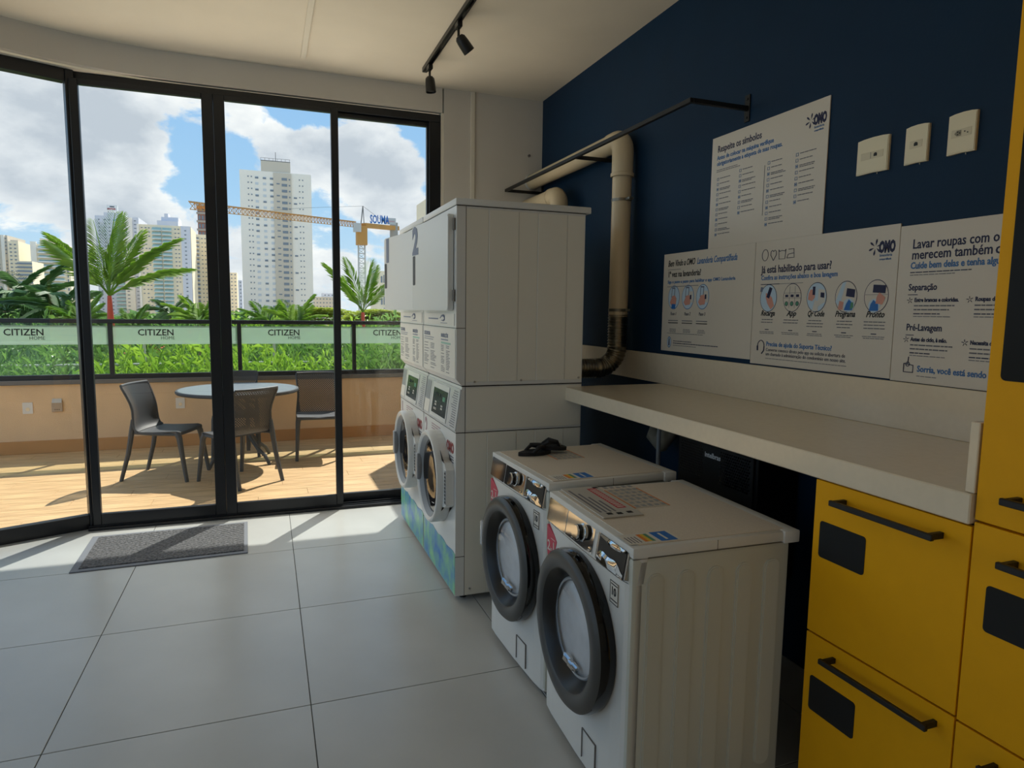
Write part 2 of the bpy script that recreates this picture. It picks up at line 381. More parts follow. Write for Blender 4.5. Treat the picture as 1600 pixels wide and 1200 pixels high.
# ceiling
b = MB()
outer = [(2.3, 5.42)] + [(x_, y_) for x_, y_ in arc(14, .17)] + [(-2.82, -3.1), (2.3, -3.1)]
b.prism(outer, 'z', ZC, 3.62); b.build('ceiling', ceilM, kind='structure')
b = MB(); b.box(.268, .303, 3.9, 4.99, ZC-.012, ZC, b=.003); o = b.build('trim_1', revealM, kind='structure')
# fascia above the glass
b = MB()
inn = [(1.335, YW)] + arc(16) + [(-2.65, .4)]
out = [(1.335, YW+.05)] + arc(16, .05) + [(-2.70, .4)]
for (a, b1, c, d) in zip(inn[:-1], inn[1:], out[:-1], out[1:]):
    z0, z1 = 3.092, ZC
    b.add([(*a, z0), (*b1, z0), (*d, z0), (*c, z0), (*a, z1), (*b1, z1), (*d, z1), (*c, z1)],
          [(0, 1, 5, 4), (3, 7, 6, 2), (0, 3, 2, 1)], wallG, True)
b.build('wall_fascia', wallG, kind='structure')
b = MB()
for (a, b1, c, d) in zip(arc(16, .05), arc(16, .05)[1:], arc(16, .16), arc(16, .16)[1:]):
    b.add([(*a, 3.08), (*b1, 3.08), (*d, 3.08), (*c, 3.08)], [(0, 3, 2, 1)], revealM)
b.add([(1.335, 5.30, 3.08), (-.45, 5.30, 3.08), (-.45, 5.41, 3.08), (1.335, 5.41, 3.08)], [(0, 1, 2, 3)], revealM)
b.build('wall_soffit', revealM, kind='structure')
# window wall, right part, with the light reveal
wf = structure('wall_front')
b = MB(); b.box(1.348, 2.3, YW, 5.42, 0, ZC); b.build('plaster', wallG, wf)
b = MB(); b.box(1.328, 1.3478, YW+.006, 5.41, 0, 3.09); b.build('reveal', revealM, wf)
b = MB(); b.box(1.565, 1.60, YW-.014, YW, 0, ZC, b=.003); b.build('trim_2', revealM, kind='structure')
b = MB(); b.box(XW, 2.34, -3.1, 5.42, 0, ZC); b.build('wall_right', navy, kind='structure')
b = MB(); b.box(-2.9, 2.3, -3.2, -3.05, 0, ZC); b.build('wall_back', wallW, kind='structure')
b = MB(); b.box(-2.9, -2.75, -3.1, .4, 0, ZC); b.build('wall_left', wallW, kind='structure')
b = MB(); b.cyl((2.07, YW-.012, 2.83), (2.07, YW, 2.83), .011, 10); tag(b.build('wall_hook', capM), 'small metal screw hook on the grey wall near the navy corner', 'hook')

# ------------------------------------------------------------------ glazing
YF0, YF1 = 5.27, 5.37
b = MB()
b.box(-1.19, 1.328, YF0, YF1, 3.022, 3.08, b=.004)            # header
b.box(1.235, 1.328, YF0, YF1, 0, 3.022, b=.004)               # right jamb
b.box(-1.19, 1.328, YF0-.10, YF1, 0, .022, b=.003)            # floor track
b.box(-1.19, 1.235, YF0-.035, YF0-.028, .022, .034); b.box(-1.19, 1.235, YF0-.075, YF0-.068, .022, .03)
b.build('trim_3', blackF, kind='structure')
def panel(name, x0, x1, yc, kind_label, wl=.062, wr=.062, zb=.022, zt=3.022, rail=.065):
    p = structure(name, ((x0+x1)/2, yc, 0)); h = (x1-x0)/2; t = .02
    for (a, c) in ((-h, -h+wl), (h-wr, h)):
        q = MB(); q.box(a, c, -t, t, zb, zt, b=.003); q.build('stile', blackF, p)
    q = MB(); q.box(-h+wl, h-wr, -t, t, zb, zb+rail, b=.003); q.build('bottom_rail', blackF, p)
    q = MB(); q.box(-h+wl, h-wr, -t, t, zt-.035, zt, b=.003); q.build('top_rail', blackF, p)
    q = MB(); q.box(-h+wl, h-wr, -.004, .004, zb+rail, zt-.035); q.build('glass_pane', glassW, p)
    return p
def lockset(p, x):
    q = MB(); q.box(x-.012, x+.012, -.03, -.02, .98, 1.14, b=.003); q.build('pull', blackM, p)
d1 = panel('door_1', -1.165, -.311, 5.225, '', wl=.05, wr=.072, rail=.085)
d2 = panel('door_2', -.309, .535, 5.225, '', wl=.072, wr=.052, rail=.085)
panel('window_2', .49, 1.235, 5.32, '', wl=.045, wr=.012)
# left run of fixed glass following the bend
pts = [(-1.155, 5.275), (-1.98, 4.93), (-2.55, 4.25), (-2.76, 3.3), (-2.76, 1.85), (-2.76, .4)]
for i, (a, c) in enumerate(zip(pts[:-1], pts[1:])):
    a, c = Vector((*a, 0)), Vector((*c, 0)); L = (c-a).length
    p = structure('window_%d' % (1 if i == 0 else i+2), a); p.rotation_euler = (0, 0, math.atan2((a-c).y, (a-c).x)+pi)
    for (u0, u1) in ((0, .05), (L-.05, L)):
        q = MB(); q.box(u0, u1, -.04, .04, .0, 3.08, b=.004); q.build('stile', blackF, p)
    q = MB(); q.box(.05, L-.05, -.03, .03, 0, .10, b=.004); q.build('bottom_rail', blackF, p)
    q = MB(); q.box(.05, L-.05, -.04, .04, 3.0, 3.08, b=.004); q.build('top_rail', blackF, p)
    q = MB(); q.box(.05, L-.05, -.004, .004, .10, 3.0); q.build('glass_pane', glassW, p)

# ------------------------------------------------------------------ terrace
tf = structure('terrace_floor')
b = MB(); b.box(-7, 6, 3.2, 8.6, -.2, -.03); b.build('deck_bed', deckJ, tf)
pl = MB(); pl.box(.001, 1.199, .001, .179, -.03, -.018, b=.001); pw = None; half = None
random.seed(3)
y_ = 5.43; row = 0
while y_ < 8.22:
    off = [0, .4, .8, .2, .6][row % 5]
    x_ = -5.3 + off
    while x_ < 2.3:
        if pw is None: pw = pl.build('plank', deckM, tf, (x_, y_, 0))
        else: share(pw, 'plank', tf, (x_, y_, random.uniform(-.0006, .0006)))
        x_ += 1.2
    y_ += .18; row += 1
b = MB(); b.box(-7, -2.85, 3.2, 5.43, -.03, -.018); b.build('side_deck', deckM, tf)
b = MB(); b.box(-2.9, 2.6, 5.38, 5.43, -.1, -.012); b.build('threshold', stucco, tf)
# parapet
pa = structure('wall_parapet')
b = MB(); b.box(-7, 6, 8.24, 8.44, -.2, .715, stucco); b.build('stucco', stucco, pa)
b = MB(); b.box(-7, 6, 8.222, 8.24, -.018, .118, b=.003); b.build('skirting', bandM, pa)
b = MB(); b.box(-7, 6, 8.20, 8.46, .715, .765, b=.004); b.build('cap', capM, pa)
b = MB(); b.box(2.15, 2.4, 5.42, 8.24, -.1, 2.52); b.build('wall_terrace', stucco, kind='structure')
b = MB(); b.box(-5, 7, 5.44, 7.36, 3.66, 3.95); b.build('ceiling_canopy', wallW, kind='structure')
b = MB(); b.box(-9, 9, 5.1, 5.44, 3.66, 16); b.build('wall_upper_facade', mat('white_facade_render', '#efece4', .9), kind='structure')  # unseen wall, added so its sunlit face bounces light onto the terrace

# glass balustrade
RY = 8.25
rl = thing('glass_balustrade', 'black framed glass balustrade with frosted lettered band on the terrace parapet', 'railing', (0, RY, .765))
b = MB(); b.box(-7, 2.12, -.03, .03, .60, .645, b=.004); b.build('top_rail', blackF, rl)
b = MB(); b.box(-7, 2.12, -.03, .03, .0, .05, b=.004); b.build('bottom_rail', blackF, rl)
posts = [-4.17, -2.88, -1.585, -.295, .997, 2.09]
pp = None
for xx in posts:
    if pp is None:
        b = MB(); b.box(-.022, .022, -.025, .025, .05, .60, b=.003); pp = b.build('post', blackF, rl, (xx, 0, 0))
    else: share(pp, 'post', rl, (xx, 0, 0))
pts = [-5.4] + posts
txt0 = [-5.15, -3.84, -2.55, -1.325, .012, 1.225]
for i in range(6):
    a, c = pts[i]+.024, pts[i+1]-.024
    b = MB(); b.box(a, c, -.004, .004, .05, .60); gp = b.build('glass_pane', glassR, rl)
    b = MB(); b.box(a, c, -.0065, -.0045, .372, .575); fb = b.build('frosted_band', frostM, gp)
    b = MB(); t0 = txt0[i]
    b.text('CITIZEN', .098, facing_minus_y(t0, -.0075, .470), inkK, bold=.0015, xs=.98)
    b.text('HOME', .05, facing_minus_y(t0+.365, -.0075, .425), inkK, align='RIGHT')
    b.build('lettering', inkK, gp)

# lights and socket on the parapet
def wall_light(x_, z_, label):
    t = thing('wall_light', label, 'light', (x_, 8.24, z_), group='recessed step lights in the terrace parapet')
    b = MB(); b.prism(rrect(-.046, .046, -.06, .06, .006), 'y', -.008, 0); b.build('face_plate', mat('white_light_plate', '#efe8e0', .5), t)
    b = MB(); b.lathe([(0, -.0095), (.018, -.0095), (.02, -.0075)], (0, 0, -.012), 'y', 20); b.build('lens', mat('warm_lens', '#ffe9c4', .2), t)
wall_light(-2.378, .470, 'white square step light in beige parapet, left of the flap socket')
wall_light(-.932, .473, 'white square step light in beige parapet, behind the leftmost terrace chair')
t = thing('outdoor_socket', 'grey outdoor socket with raised flap on beige parapet', 'socket', (-2.112, 8.24, .487))
b = MB(); b.box(-.05, .05, -.02, 0, -.065, .04, b=.004); b.build('housing', mat('warm_grey_plastic', '#c2ab94', .6), t)
b = MB(); b.T = Matrix.Translation((0, -.022, .03)) @ Matrix.Rotation(R(-28), 4, 'X'); b.box(-.045, .045, -.006, 0, 0, .05, b=.002); b.build('flap', mat('pale_plastic', '#d6d2cc', .5), t)
b = MB()
for dx in (-.018, 0, .018): b.cyl((dx, -.0215, -.04), (dx, -.0195, -.04), .005, 8)
b.build('socket_holes', blackP, t)

# ------------------------------------------------------------------ chairs and table
def make_chair():
    t = thing('terrace_chair', '', 'chair')
    prof = [(.245, .425, .205, 0), (.235, .447, .212, 0), (.20, .455, .216, 0), (.1, .450, .22, 0), (0, .445, .222, 0), (-.09, .445, .222, .0), (-.15, .452, .22, .01)]
    prof2 = [(-.15, .452, .22, .01), (-.185, .472, .218, .02), (-.208, .51, .215, .03), (-.222, .57, .208, .04), (-.232, .64, .203, .045), (-.246, .70, .206, .045), (-.268, .77, .214, .04), (-.295, .84, .222, .035), (-.305, .862, .216, .035)]
    def shell(pr, th):
        n = 11; rows = []
        for (x_, z_, hw, cv) in pr:
            rows.append([(x_ + cv*(2*k/(n-1)-1)**2, hw*(2*k/(n-1)-1), z_ + (.006*(2*k/(n-1)-1)**2 if cv == 0 else 0)) for k in range(n)])
        bm = bmesh.new(); g_ = [[bm.verts.new(p) for p in r_] for r_ in rows]
        for i in range(len(rows)-1):
            for k in range(n-1): bm.faces.new((g_[i][k], g_[i][k+1], g_[i+1][k+1], g_[i+1][k]))
        bmesh.ops.recalc_face_normals(bm, faces=bm.faces[:])
        bmesh.ops.solidify(bm, geom=bm.faces[:], thickness=th)
        return bm
    b = MB(); b.bm(shell(prof, .012), None, True); b.build('seat', furn, t)
    b = MB(); b.bm(shell(prof2, .007), None, True); b.build('backrest', perfM, t)
    b = MB()   # solid rim round the perforated back
    for sgn in (-1, 1):
        b.tube([(x_+cv, sgn*hw, z_) for (x_, z_, hw, cv) in prof2], .0105, 8)
    x_, z_, hw, cv = prof2[-1]
    b.tube([(x_+cv*(k/5)**2, hw*k/5, z_) for k in range(-5, 6)], .0125, 8)
    b.build('back_rim', furn, t)
    b = MB()
    b.tube([(.225, -.2, .43), (.235, 0, .432), (.225, .2, .43)], .013, 8)
    for sgn in (-1, 1): b.tube([(.225, sgn*.205, .43), (0, sgn*.212, .43), (-.17, sgn*.208, .44)], .014, 8)
    b.build('seat_frame', furn, t)
    for (sx, sgn) in ((1, -1), (1, 1), (-1, -1), (-1, 1)):
        b = MB()
        if sx > 0: P = [(.20, sgn*.195, .44), (.222, sgn*.206, .40), (.245, sgn*.214, .25), (.285, sgn*.224, .0)]; rr = [.03, .026, .021, .017]
        else: P = [(-.188, sgn*.205, .56), (-.20, sgn*.208, .44), (-.235, sgn*.214, .25), (-.305, sgn*.224, .0)]; rr = [.014, .024, .021, .017]
        b.tube(P, rr, 8); b.build('leg', furn, t)
    return t
ch = make_chair()
spots = [(-.90, 6.80, -19.6, 'charcoal resin chair left of the round table, seen from its side'),
         (-.26, 6.40, 128, 'charcoal resin chair in front of the table with its perforated back to the room'),
         (.50, 7.33, -93, 'charcoal resin chair right of the table, facing the room against the parapet'),
         (-.33, 7.66, -90, 'charcoal resin chair behind the round table, only its perforated back top showing')]
for i, (x_, y_, a, lb) in enumerate(spots):
    o = ch if i == 0 else copy_tree(ch)
    o.location = (x_, y_, -.018); o.rotation_euler = (0, 0, R(a)); o['label'] = lb; o['group'] = 'charcoal chairs round the terrace table'
t = thing('round_table', 'round grey terrace table with dark edge between four charcoal chairs', 'table', (-.28, 7.25, -.018))
b = MB(); b.lathe([(0, .752), (.56, .752)], (0, 0, 0), 'z', 56, smooth=False); b.build('tabletop', tabTop, t)
b = MB(); b.lathe([(.56, .7525), (.577, .75), (.583, .742), (.583, .728), (.575, .718), (.0, .716)], (0, 0, 0), 'z', 56); b.build('table_edge', furn, t)
b = MB()
for k in range(4):
    a = R(45+90*k); b.rbar([(cos(a)*.11, sin(a)*.11, .12), (cos(a)*.11, sin(a)*.11, .715)], .035, .035)
b.box(-.1, .1, -.1, .1, .69, .716, b=.004); b.build('column', furn, t)
for k in range(4):
    a = R(45+90*k); b = MB()
    b.tube([(cos(a)*r_, sin(a)*r_, z_) for r_, z_ in ((.10, .34), (.15, .25), (.24, .15), (.33, .09), (.38, .02), (.385, 0))], [.02, .02, .019, .018, .017, .016], 8)
    b.build('foot', furn, t)

# ------------------------------------------------------------------ doormat
mt = thing('doormat', 'charcoal ribbed doormat with grey border on the tiles by the sliding door', 'doormat', (-.64, 4.71, 0), R(1.5))
b = MB(); b.box(-.485, .485, -.33, .33, 0, .007, b=.003); b.build('border', matEdge, mt)
b = MB(); b.box(-.445, .445, -.29, .29, .007, .010)
for i in range(20):
    x_ = -.44+.0452*i
    for j in range(29): b.box(x_, x_+.043, -.288+.02*j, -.288+.02*j+.013, .010, .0135)
o = b.build('pile', matPile, mt); o['kind'] = 'stuff'

# ------------------------------------------------------------------ stacked washer and dryer
SX = .912
def stack(y0, num, label, ajar, swing):
    W_ = .742
    t = thing('stacked_laundry_machine', label, 'washing machine', (SX, y0+W_/2, 0), group='stacked commercial washer dryers')
    h = W_/2
    b = MB(); b.prism([(0, .03), (0, .92), (.033, 1.160), (.72, 1.160), (.72, .03)], 'y', -h, h); b.build('washer_body', whiteA, t)
    b = MB(); b.prism([(0, 1.2), (0, 2.08), (.72, 2.08), (.72, 1.166), (.03, 1.166)], 'y', -h, h); b.build('dryer_body', whiteA, t)
    b = MB(); b.box(-.004, .755, -h-.002, h+.002, 2.082, 2.118, b=.006, seg=2); b.build('lid', whiteA, t)
    b = MB()   # pressed side sheet of the dryer and washer
    for (z0, z1) in ((1.185, 2.068), (.03, .915)):
        for (x0, x1, d) in ((.05, .17, .0018), (.173, .335, .0035), (.338, .443, .0018), (.446, .612, .0035), (.615, .715, .0018)):
            b.box(x0, x1, -h-d, -h, z0, z1, b=.0012)
    b.box(.055, .715, -h-.003, -h, .93, 1.155, b=.001)
    b.build('side_panel', stackS, t)
    b = MB(); b.box(.003, .052, -h-.0015, -h, .03, .915); b.box(.003, .048, -h-.0015, -h, 1.2, 2.075); b.build('corner_strip', whiteA, t)
    b = MB()   # seams
    b.box(-.0008, .72, -h-.0042, -h, .9165, .9195); b.box(.03, .72, -h-.0042, -h, 1.1605, 1.1655)
    b.box(.0485, .0505, -h-.0022, -h, .03, 2.078); b.box(-.0008, .05, -h-.0022, -h, .246, .249); b.box(-.0006, .72, -h-.004, h, 2.079, 2.082)
    b.box(-.0008, .05, -h-.0022, h, 1.462, 1.465)
    b.box(-.0008, .001, -h, h, .9165, .9195); b.build('seam', blackP, t)
    b = MB()
    for (x_, z_) in ((.10, 1.185), (.36, 1.188), (.70, 1.195), (.66, .06), (.08, .065)): b.cyl((x_, -h-.006, z_), (x_, -h, z_), .006, 8)
    b.build('screws', steel, t)
    # dryer door, hinged on the camera side and standing a little open
    b = MB(); dt = MB
    dr = bpy.data.objects.new('dryer_door', None)
    b.prism(rrect(0, .655, 1.552, 2.045, .02), 'x', -.030, -.004); b.prism(rrect(.004, .651, 1.556, 2.041, .02), 'x', -.033, -.030)
    o = b.build('dryer_door', whiteA, t, (0, -h+.045, 0)); o.rotation_euler = (0, 0, R(ajar)); door = o
    b = MB(); b.prism(rrect(.595, .640, 1.70, 1.87, .008), 'x', -.0345, -.033); b.build('door_grip', mat('grey_recess', '#4d4b48', .5), door)
    b = MB(); b.text(num, .21, facing_minus_x(-.034, .646, 1.885), numM, bold=.010, fit=.12 if num == '2' else .055); b.build('door_number', numM, door)
    for z_ in (1.99, 1.63): b = MB(); b.box(-.012, -.0, -h+.014, -h+.036, z_-.03, z_+.03, b=.002); b.build('hinge', capM, t)
    b = MB(); b.prism(rrect(-h+.07, h-.07, 1.60, 2.0, .05), 'x', -.002, 0); b.build('drum_opening', mat('dark_drum', '#2c2c2e', .5), t)
    # logo strip and instruction sheet
    b = MB(); b.box(-.003, 0, -h+.03, h-.02, 1.475, 1.538); b.build('logo_strip', paperM, t)
    b = MB(); b.box(-.0042, -.003, .0, .23, 1.503, 1.510, numM)
    for k in range(5): b.tube([(-.004, -.10+.05*cos(R(a)), 1.505+.012*k/4+.018*sin(R(a))) for a in range(20+k*30, 200+k*30, 30)], .0022, 5, numM)
    b.box(-.0042, -.003, -.20, -.06, 1.484, 1.487, numM); b.build('strip_print', numM, t)
    b = MB(); b.box(-.0025, 0, -h+.012, h-.004, 1.20, 1.458, b=.001); b.build('instruction_sheet', paperM, t)
    b = MB(); X_ = -.003
    b.text('SECADORA', .032, facing_minus_x(X_, h-.03, 1.408), numM, bold=.0006, xs=.9)
    b.text('INSTRUÇÕES', .028, facing_minus_x(X_, -.07, 1.408), numM, bold=.0006, xs=.9)
    for (u, w_, z_, hh) in ((h-.03, .24, 1.395, .004), (h-.03, .22, 1.383, .004), (-.07, .15, 1.392, .006)): b.box(X_-.0006, X_, u-w_, u, z_, z_+hh, numM)
    b.box(X_-.0006, X_, -.27, -.07, 1.372, 1.382, tealP)
    random.seed(5)
    for u, w_ in ((h-.03, .12), (h-.19, .14), (-.07, .08), (-.18, .08)):
        z_ = 1.36
        while z_ > 1.215:
            b.box(X_-.0006, X_, u-w_*random.uniform(.55, 1), u, z_, z_+.0035, inkG); z_ -= random.choice((.009, .009, .017))
    b.build('sheet_print', numM, t)
    # washer control panel, leaning back
    tilt = math.atan2(.033, .24); T_ = Matrix.Translation((0, 0, .92)) @ Matrix.Rotation(tilt, 4, 'Y')
    cp = MB(); cp.T = T_; cp.box(-.006, 0, -h+.003, h-.003, .006, .228, b=.002); cpo = cp.build('control_panel', mat('light_grey_fascia', '#c6c8c8', .25), t)
    b = MB(); b.T = T_; b.box(-.010, -.006, -.175, .19, .015, .215, b=.003); b.build('display_frame', whiteA, cpo)
    b = MB(); b.T = T_; b.box(-.012, -.010, -.160, .155, .038, .185, b=.001); b.build('display', dispG, cpo)
    b = MB(); b.T = T_
    b.box(-.013, -.012, .03, .09, .14, .16, blackP); b.box(-.013, -.012, -.02, 0, .145, .16, blackP); b.box(-.013, -.012, -.12, -.07, .125, .15, greenP)
    for (u, v) in ((.09, .1), (.07, .1), (.09, .085), (.07, .085), (-.05, .09), (-.07, .09), (-.05, .075), (-.07, .075)): b.box(-.013, -.012, u-.012, u, v, v+.01, paperM)
    for v in (.06, .067): b.box(-.013, -.012, .05, .11, v, v+.003, paperM)
    for k in range(16): b.box(-.0072, -.006, -h+.03, -h+.03+random.uniform(.07, .11), .02+.0125*k, .024+.0125*k, inkG)
    b.box(-.0072, -.006, h-.12, h-.01, .10, .21, greyPl); b.box(-.0072, -.006, h-.13, h-.01, .02, .095, paperM)
    b.build('panel_print', inkG, cpo)
    # washer front prints
    b = MB()
    b.text(num, .17, facing_minus_x(-.001, h-.03, .78), numR, bold=.003, xs=.8)
    b.text('OMO', .075, facing_minus_x(-.001, -.19, .80), mat('red_logo_ink', '#8c3c3c', .5), bold=.004, xs=.8)
    for k in range(3): b.box(-.002, 0, -.33, -.2, .775-.014*k, .780-.014*k, inkG)
    for k in range(3): b.box(-.002, 0, -.05, .16, .885-.014*k, .889-.014*k, numR)
    b.build('front_print', numR, t)
    # washer door
    cy, cz = -.03, .615
    b = MB()
    hull = [(cy+.262*cos(R(a)), cz+.262*sin(R(a))) for a in range(45, 316, 10)]
    hull += [(-h+.06, cz-.11), (-h+.025, cz-.09), (-h+.025, cz+.10), (-h+.06, cz+.13)]
    b.prism(hull, 'x', -.045, -.001); b.build('door_surround', whiteA, t)
    b = MB(); b.box(-.047, -.04, -h+.03, -h+.052, cz-.085, cz+.095, greyPl)
    for k in range(9): b.box(-.049, -.047, -h+.034, -h+.048, cz-.08+.0195*k, cz-.07+.0195*k, blackP)
    b.build('door_hinge', greyPl, t)
    b = MB(); b.lathe([(.262, -.04), (.262, -.066), (.256, -.077), (.246, -.080), (.236, -.076), (.230, -.066)], (0, cy, cz), 'x', 48); wd = b.build('washer_door', whiteA, t)
    b = MB(); b.lathe([(.231, -.070), (.224, -.064), (.206, -.045)], (0, cy, cz), 'x', 48); b.build('inner_ring', greyPl, wd)
    b = MB(); b.lathe([(.207, -.048), (.185, -.052), (.1, -.03), (0, -.022)], (0, cy, cz), 'x', 40); b.build('door_glass', dispM, wd)
    b = MB(); b.box(-.086, -.055, cy+.212, cy+.266, cz-.075, cz+.085, b=.007, seg=2); b.build('door_pull', greyPl, wd)
    # sea wave sticker over the kick panel
    b = MB()
    top = [(-h+.004+(2*h-.008)*k/16, .262+.006*sin(k*1.3)+.004*sin(k*3.1)) for k in range(17)]
    b.prism([(-h+.004, .035), (h-.004, .035)] + top[::-1], 'x', -.0022, -.0004); b.build('wave_sticker', waveM, t)
    for sx in (.06, .66):
        for sy in (-h+.06, h-.06): b = MB(); b.cyl((sx, sy, 0), (sx, sy, .03), .02, 10); b.build('foot', blackP, t)
    return t
stack(3.292, '2', 'white stacked washer and dryer nearer the camera, numbered 2, above blue wave sticker', 4.2, 1)
stack(4.052, '1', 'white stacked washer and dryer by the window, numbered 1, behind the one numbered 2', 8.0, 1)

# ------------------------------------------------------------------ front loaders under the counter
def washer(x0, yc, W_, H_, label, rz, near):
    t = thing('front_load_washer', label, 'washing machine', (x0, yc, 0), R(rz), group='white front-loading washer dryers beneath the counter')
    h = W_/2; D = .575
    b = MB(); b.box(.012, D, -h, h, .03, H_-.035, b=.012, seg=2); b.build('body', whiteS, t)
    b = MB()
    fr = [(-h+.0, .012), (-h+.004, .03), (-h+.02, .012), (-h+.06, .003), (0, -.003), (h-.06, .003), (h-.02, .012), (h-.004, .03)]
    b.prism([(x_, y_) for (y_, x_) in [(-h, .045), (-h, .028), (-h+.008, .014), (-h+.03, .006), (-h+.09, .001), (0, -.003), (h-.09, .001), (h-.03, .006), (h-.008, .014), (h, .028), (h, .045)]], 'z', .03, H_-.115); b.build('front_panel', whiteA, t)
    # control fascia leans back
    b = MB(); a = [(-h, .05), (-h, .03), (-h+.008, .016), (-h+.03, .008), (-h+.09, .003), (0, -.001), (h-.09, .003), (h-.03, .008), (h-.008, .016), (h, .03), (h, .05)]
    n = len(a); z0, z1 = H_-.113, H_-.012
    vs_ = [(x_, y_, z0) for y_, x_ in a] + [(x_+.016, y_, z1) for y_, x_ in a]
    b.add(vs_, [(i, i+1, n+i+1, n+i) for i in range(n-1)] + [list(range(n, 2*n)), [n-1, 0, n, 2*n-1]], None, True)
    fa = b.build('control_fascia', whiteA, t)
    tilt = math.atan2(.016, .101); T_ = Matrix.Translation((-.0012, 0, z0)) @ Matrix.Rotation(tilt, 4, 'Y')
    b = MB(); b.T = T_
    b.prism(rrect(h-.18, h-.012, .006, .094, .006), 'x', -.0012, .012); b.prism(rrect(h-.40, h-.185, .006, .094, .006), 'x', -.0010, .012)
    b.build('chrome_strip', chrome, fa)
    b = MB(); b.T = T_
    b.prism(rrect(-h+.02, h-.425, .006, .094, .006), 'x', -.0012, .012); b.build('silver_strip', mat('brushed_strip', '#a6a6a4', .22, metal=.6), fa)
    b = MB(); b.T = T_; b.prism(rrect(-h+.03, -h+.205, .004, .092, .004), 'x', -.0035, .001, blackP)
    fm = b.build('display_window', dispM, fa)
    b = MB(); b.T = T_
    u0, u1 = -h+.034, -h+.200; k = 16; lo = []; hi = []
    for i in range(k+1):
        q = i/k; u = u1+(u0-u1)*q
        lo += [(-.0045, u, .006), (-.0075-.004*sin(q*5), u, .022+.012*sin(q*3.2)+.004*sin(q*11)), (-.0050, u, .030+.014*sin(q*3.2+.3)+.004*sin(q*11))]
        hi += [(-.0050, u, .086-.012*sin(q*3.0)), (-.0085-.003*sin(q*7), u, .089-.006*sin(q*3.0)), (-.0045, u, .092)]
    fs_ = [(3*i+a, 3*i+3+a, 3*i+4+a, 3*i+1+a) for i in range(k) for a in (0, 1)]
    b.add(lo, fs_, None, True); b.add(hi, fs_, None, True); b.build('peeling_film', chrome, fm)
    b = MB(); b.T = T_; b.lathe([(.031, -.001), (.031, -.004), (.027, -.006), (.0265, -.026), (.023, -.030), (0, -.030)], (0, .01, .052), 'x', 28); kn = b.build('knob', chrome, fa)
    b = MB(); b.T = T_; b.lathe([(.0272, -.010), (.0272, -.024)], (0, .01, .052), 'x', 28); b.build('knob_band', ringBlk, kn)
    for (u, v) in ((.075, .02), (-.06, .018)):
        b = MB(); b.T = T_; b.lathe([(.0085, -.001), (.0085, -.004), (0, -.0045)], (0, u, v), 'x', 14); b.build('button', chrome, fa)
    # top
    b = MB(); b.box(.012, D+.012, -h-.002, h+.002, H_-.035, H_-.002, b=.006, seg=2); b.box(D-.03, D+.03, -h-.008, h+.008, H_-.04, H_, b=.005, seg=2); b.build('top_rim', whiteA, t)
    b = MB(); b.box(.04, D-.012, -h+.018, h-.018, H_-.002, H_+.0006, b=.0005); tp = b.build('top_panel', greyT, t)
    b = MB(); b.box(.30, .302, -h-.0026, -h-.001, H_-.034, H_-.004); b.box(.012, D, -h-.0008, -h+.001, H_-.0375, H_-.036); b.build('seam', capM, t)
    # pressed stadium ribs on the side
    b = MB()
    for k in range(5):
        xa = .062+.104*k
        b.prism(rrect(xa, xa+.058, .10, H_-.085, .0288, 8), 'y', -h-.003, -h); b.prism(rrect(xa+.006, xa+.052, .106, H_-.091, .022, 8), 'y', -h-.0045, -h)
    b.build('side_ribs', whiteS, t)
    # round door
    cz = .488; R0 = .266; hy = .0
    b = MB(); b.lathe([(.255, .01), (R0, -.004), (R0+.003, -.03), (R0-.002, -.050)], (0, hy, cz), 'x', 64); dr = b.build('door', ringBlk, t)
    b = MB(); b.lathe([(R0-.002, -.050), (R0-.012, -.060), (R0-.032, -.064), (.212, -.062), (.203, -.056)], (0, hy, cz), 'x', 64); b.build('door_ring', darkRing, dr)
    b = MB(); b.lathe([(.203, -.056), (.190, -.044), (.178, -.026), (.166, -.010)], (0, hy, cz), 'x', 64); b.build('inner_slope', mat('black_slope', '#111112', .35), dr)
    b = MB(); b.lathe([(.168, -.016), (.163, -.019), (.156, -.016)], (0, hy, cz), 'x', 64); b.build('chrome_lip', silverPl, dr)
    b = MB(); b.lathe([(.160, -.016), (.145, -.030), (.11, -.042), (.06, -.048), (0, -.050)], (0, hy, cz), 'x', 48); b.build('door_glass', glassD, dr)
    b = MB(); b.lathe([(.165, -.006), (.150, -.0065), (.12, -.0075), (.06, -.009), (0, -.010)], (0, hy, cz), 'x', 48); b.build('drum', drumM, dr)
    b = MB()
    for (u, v, s_) in ((.03, -.125, .022), (.0, -.132, .018), (-.028, -.125, .016)):
        b.T = Matrix.Translation((-.026, hy+u, cz+v)) @ Matrix.Rotation(R(25), 4, 'X') @ Matrix.Rotation(R(20), 4, 'Z'); b.box(-s_*.5, s_*.5, -s_, s_, -s_*.8, s_*.8, b=s_*.3)
    b.T = Matrix.Identity(4); b.build('bowl_glints', chrome, dr)  # chrome lumps added in place of bright refractions low in the bowl
    if not near:
        b = MB(); b.box(-.062, -.035, hy+R0-.03, hy+R0+.012, cz-.03, cz+.09, b=.008, seg=2); b.build('door_pull', silverPl, dr)
    # service hatch and feet
    b = MB()
    zq, yq = .155, -.05
    b.box(-.0062, 0, yq-.10, yq, zq-.001, zq+.001); b.box(-.0062, 0, yq-.101, yq-.099, .05, zq); b.box(-.0062, 0, yq-.001, yq+.001, .05, zq); b.build('hatch_gap', capM, t)
    for (sx, sy) in ((.06, -h+.06), (.06, h-.06), (D-.06, -h+.06), (D-.06, h-.06)):
        b = MB(); b.cyl((sx, sy, 0), (sx, sy, .032), .022, 10); b.build('foot', blackP, t)
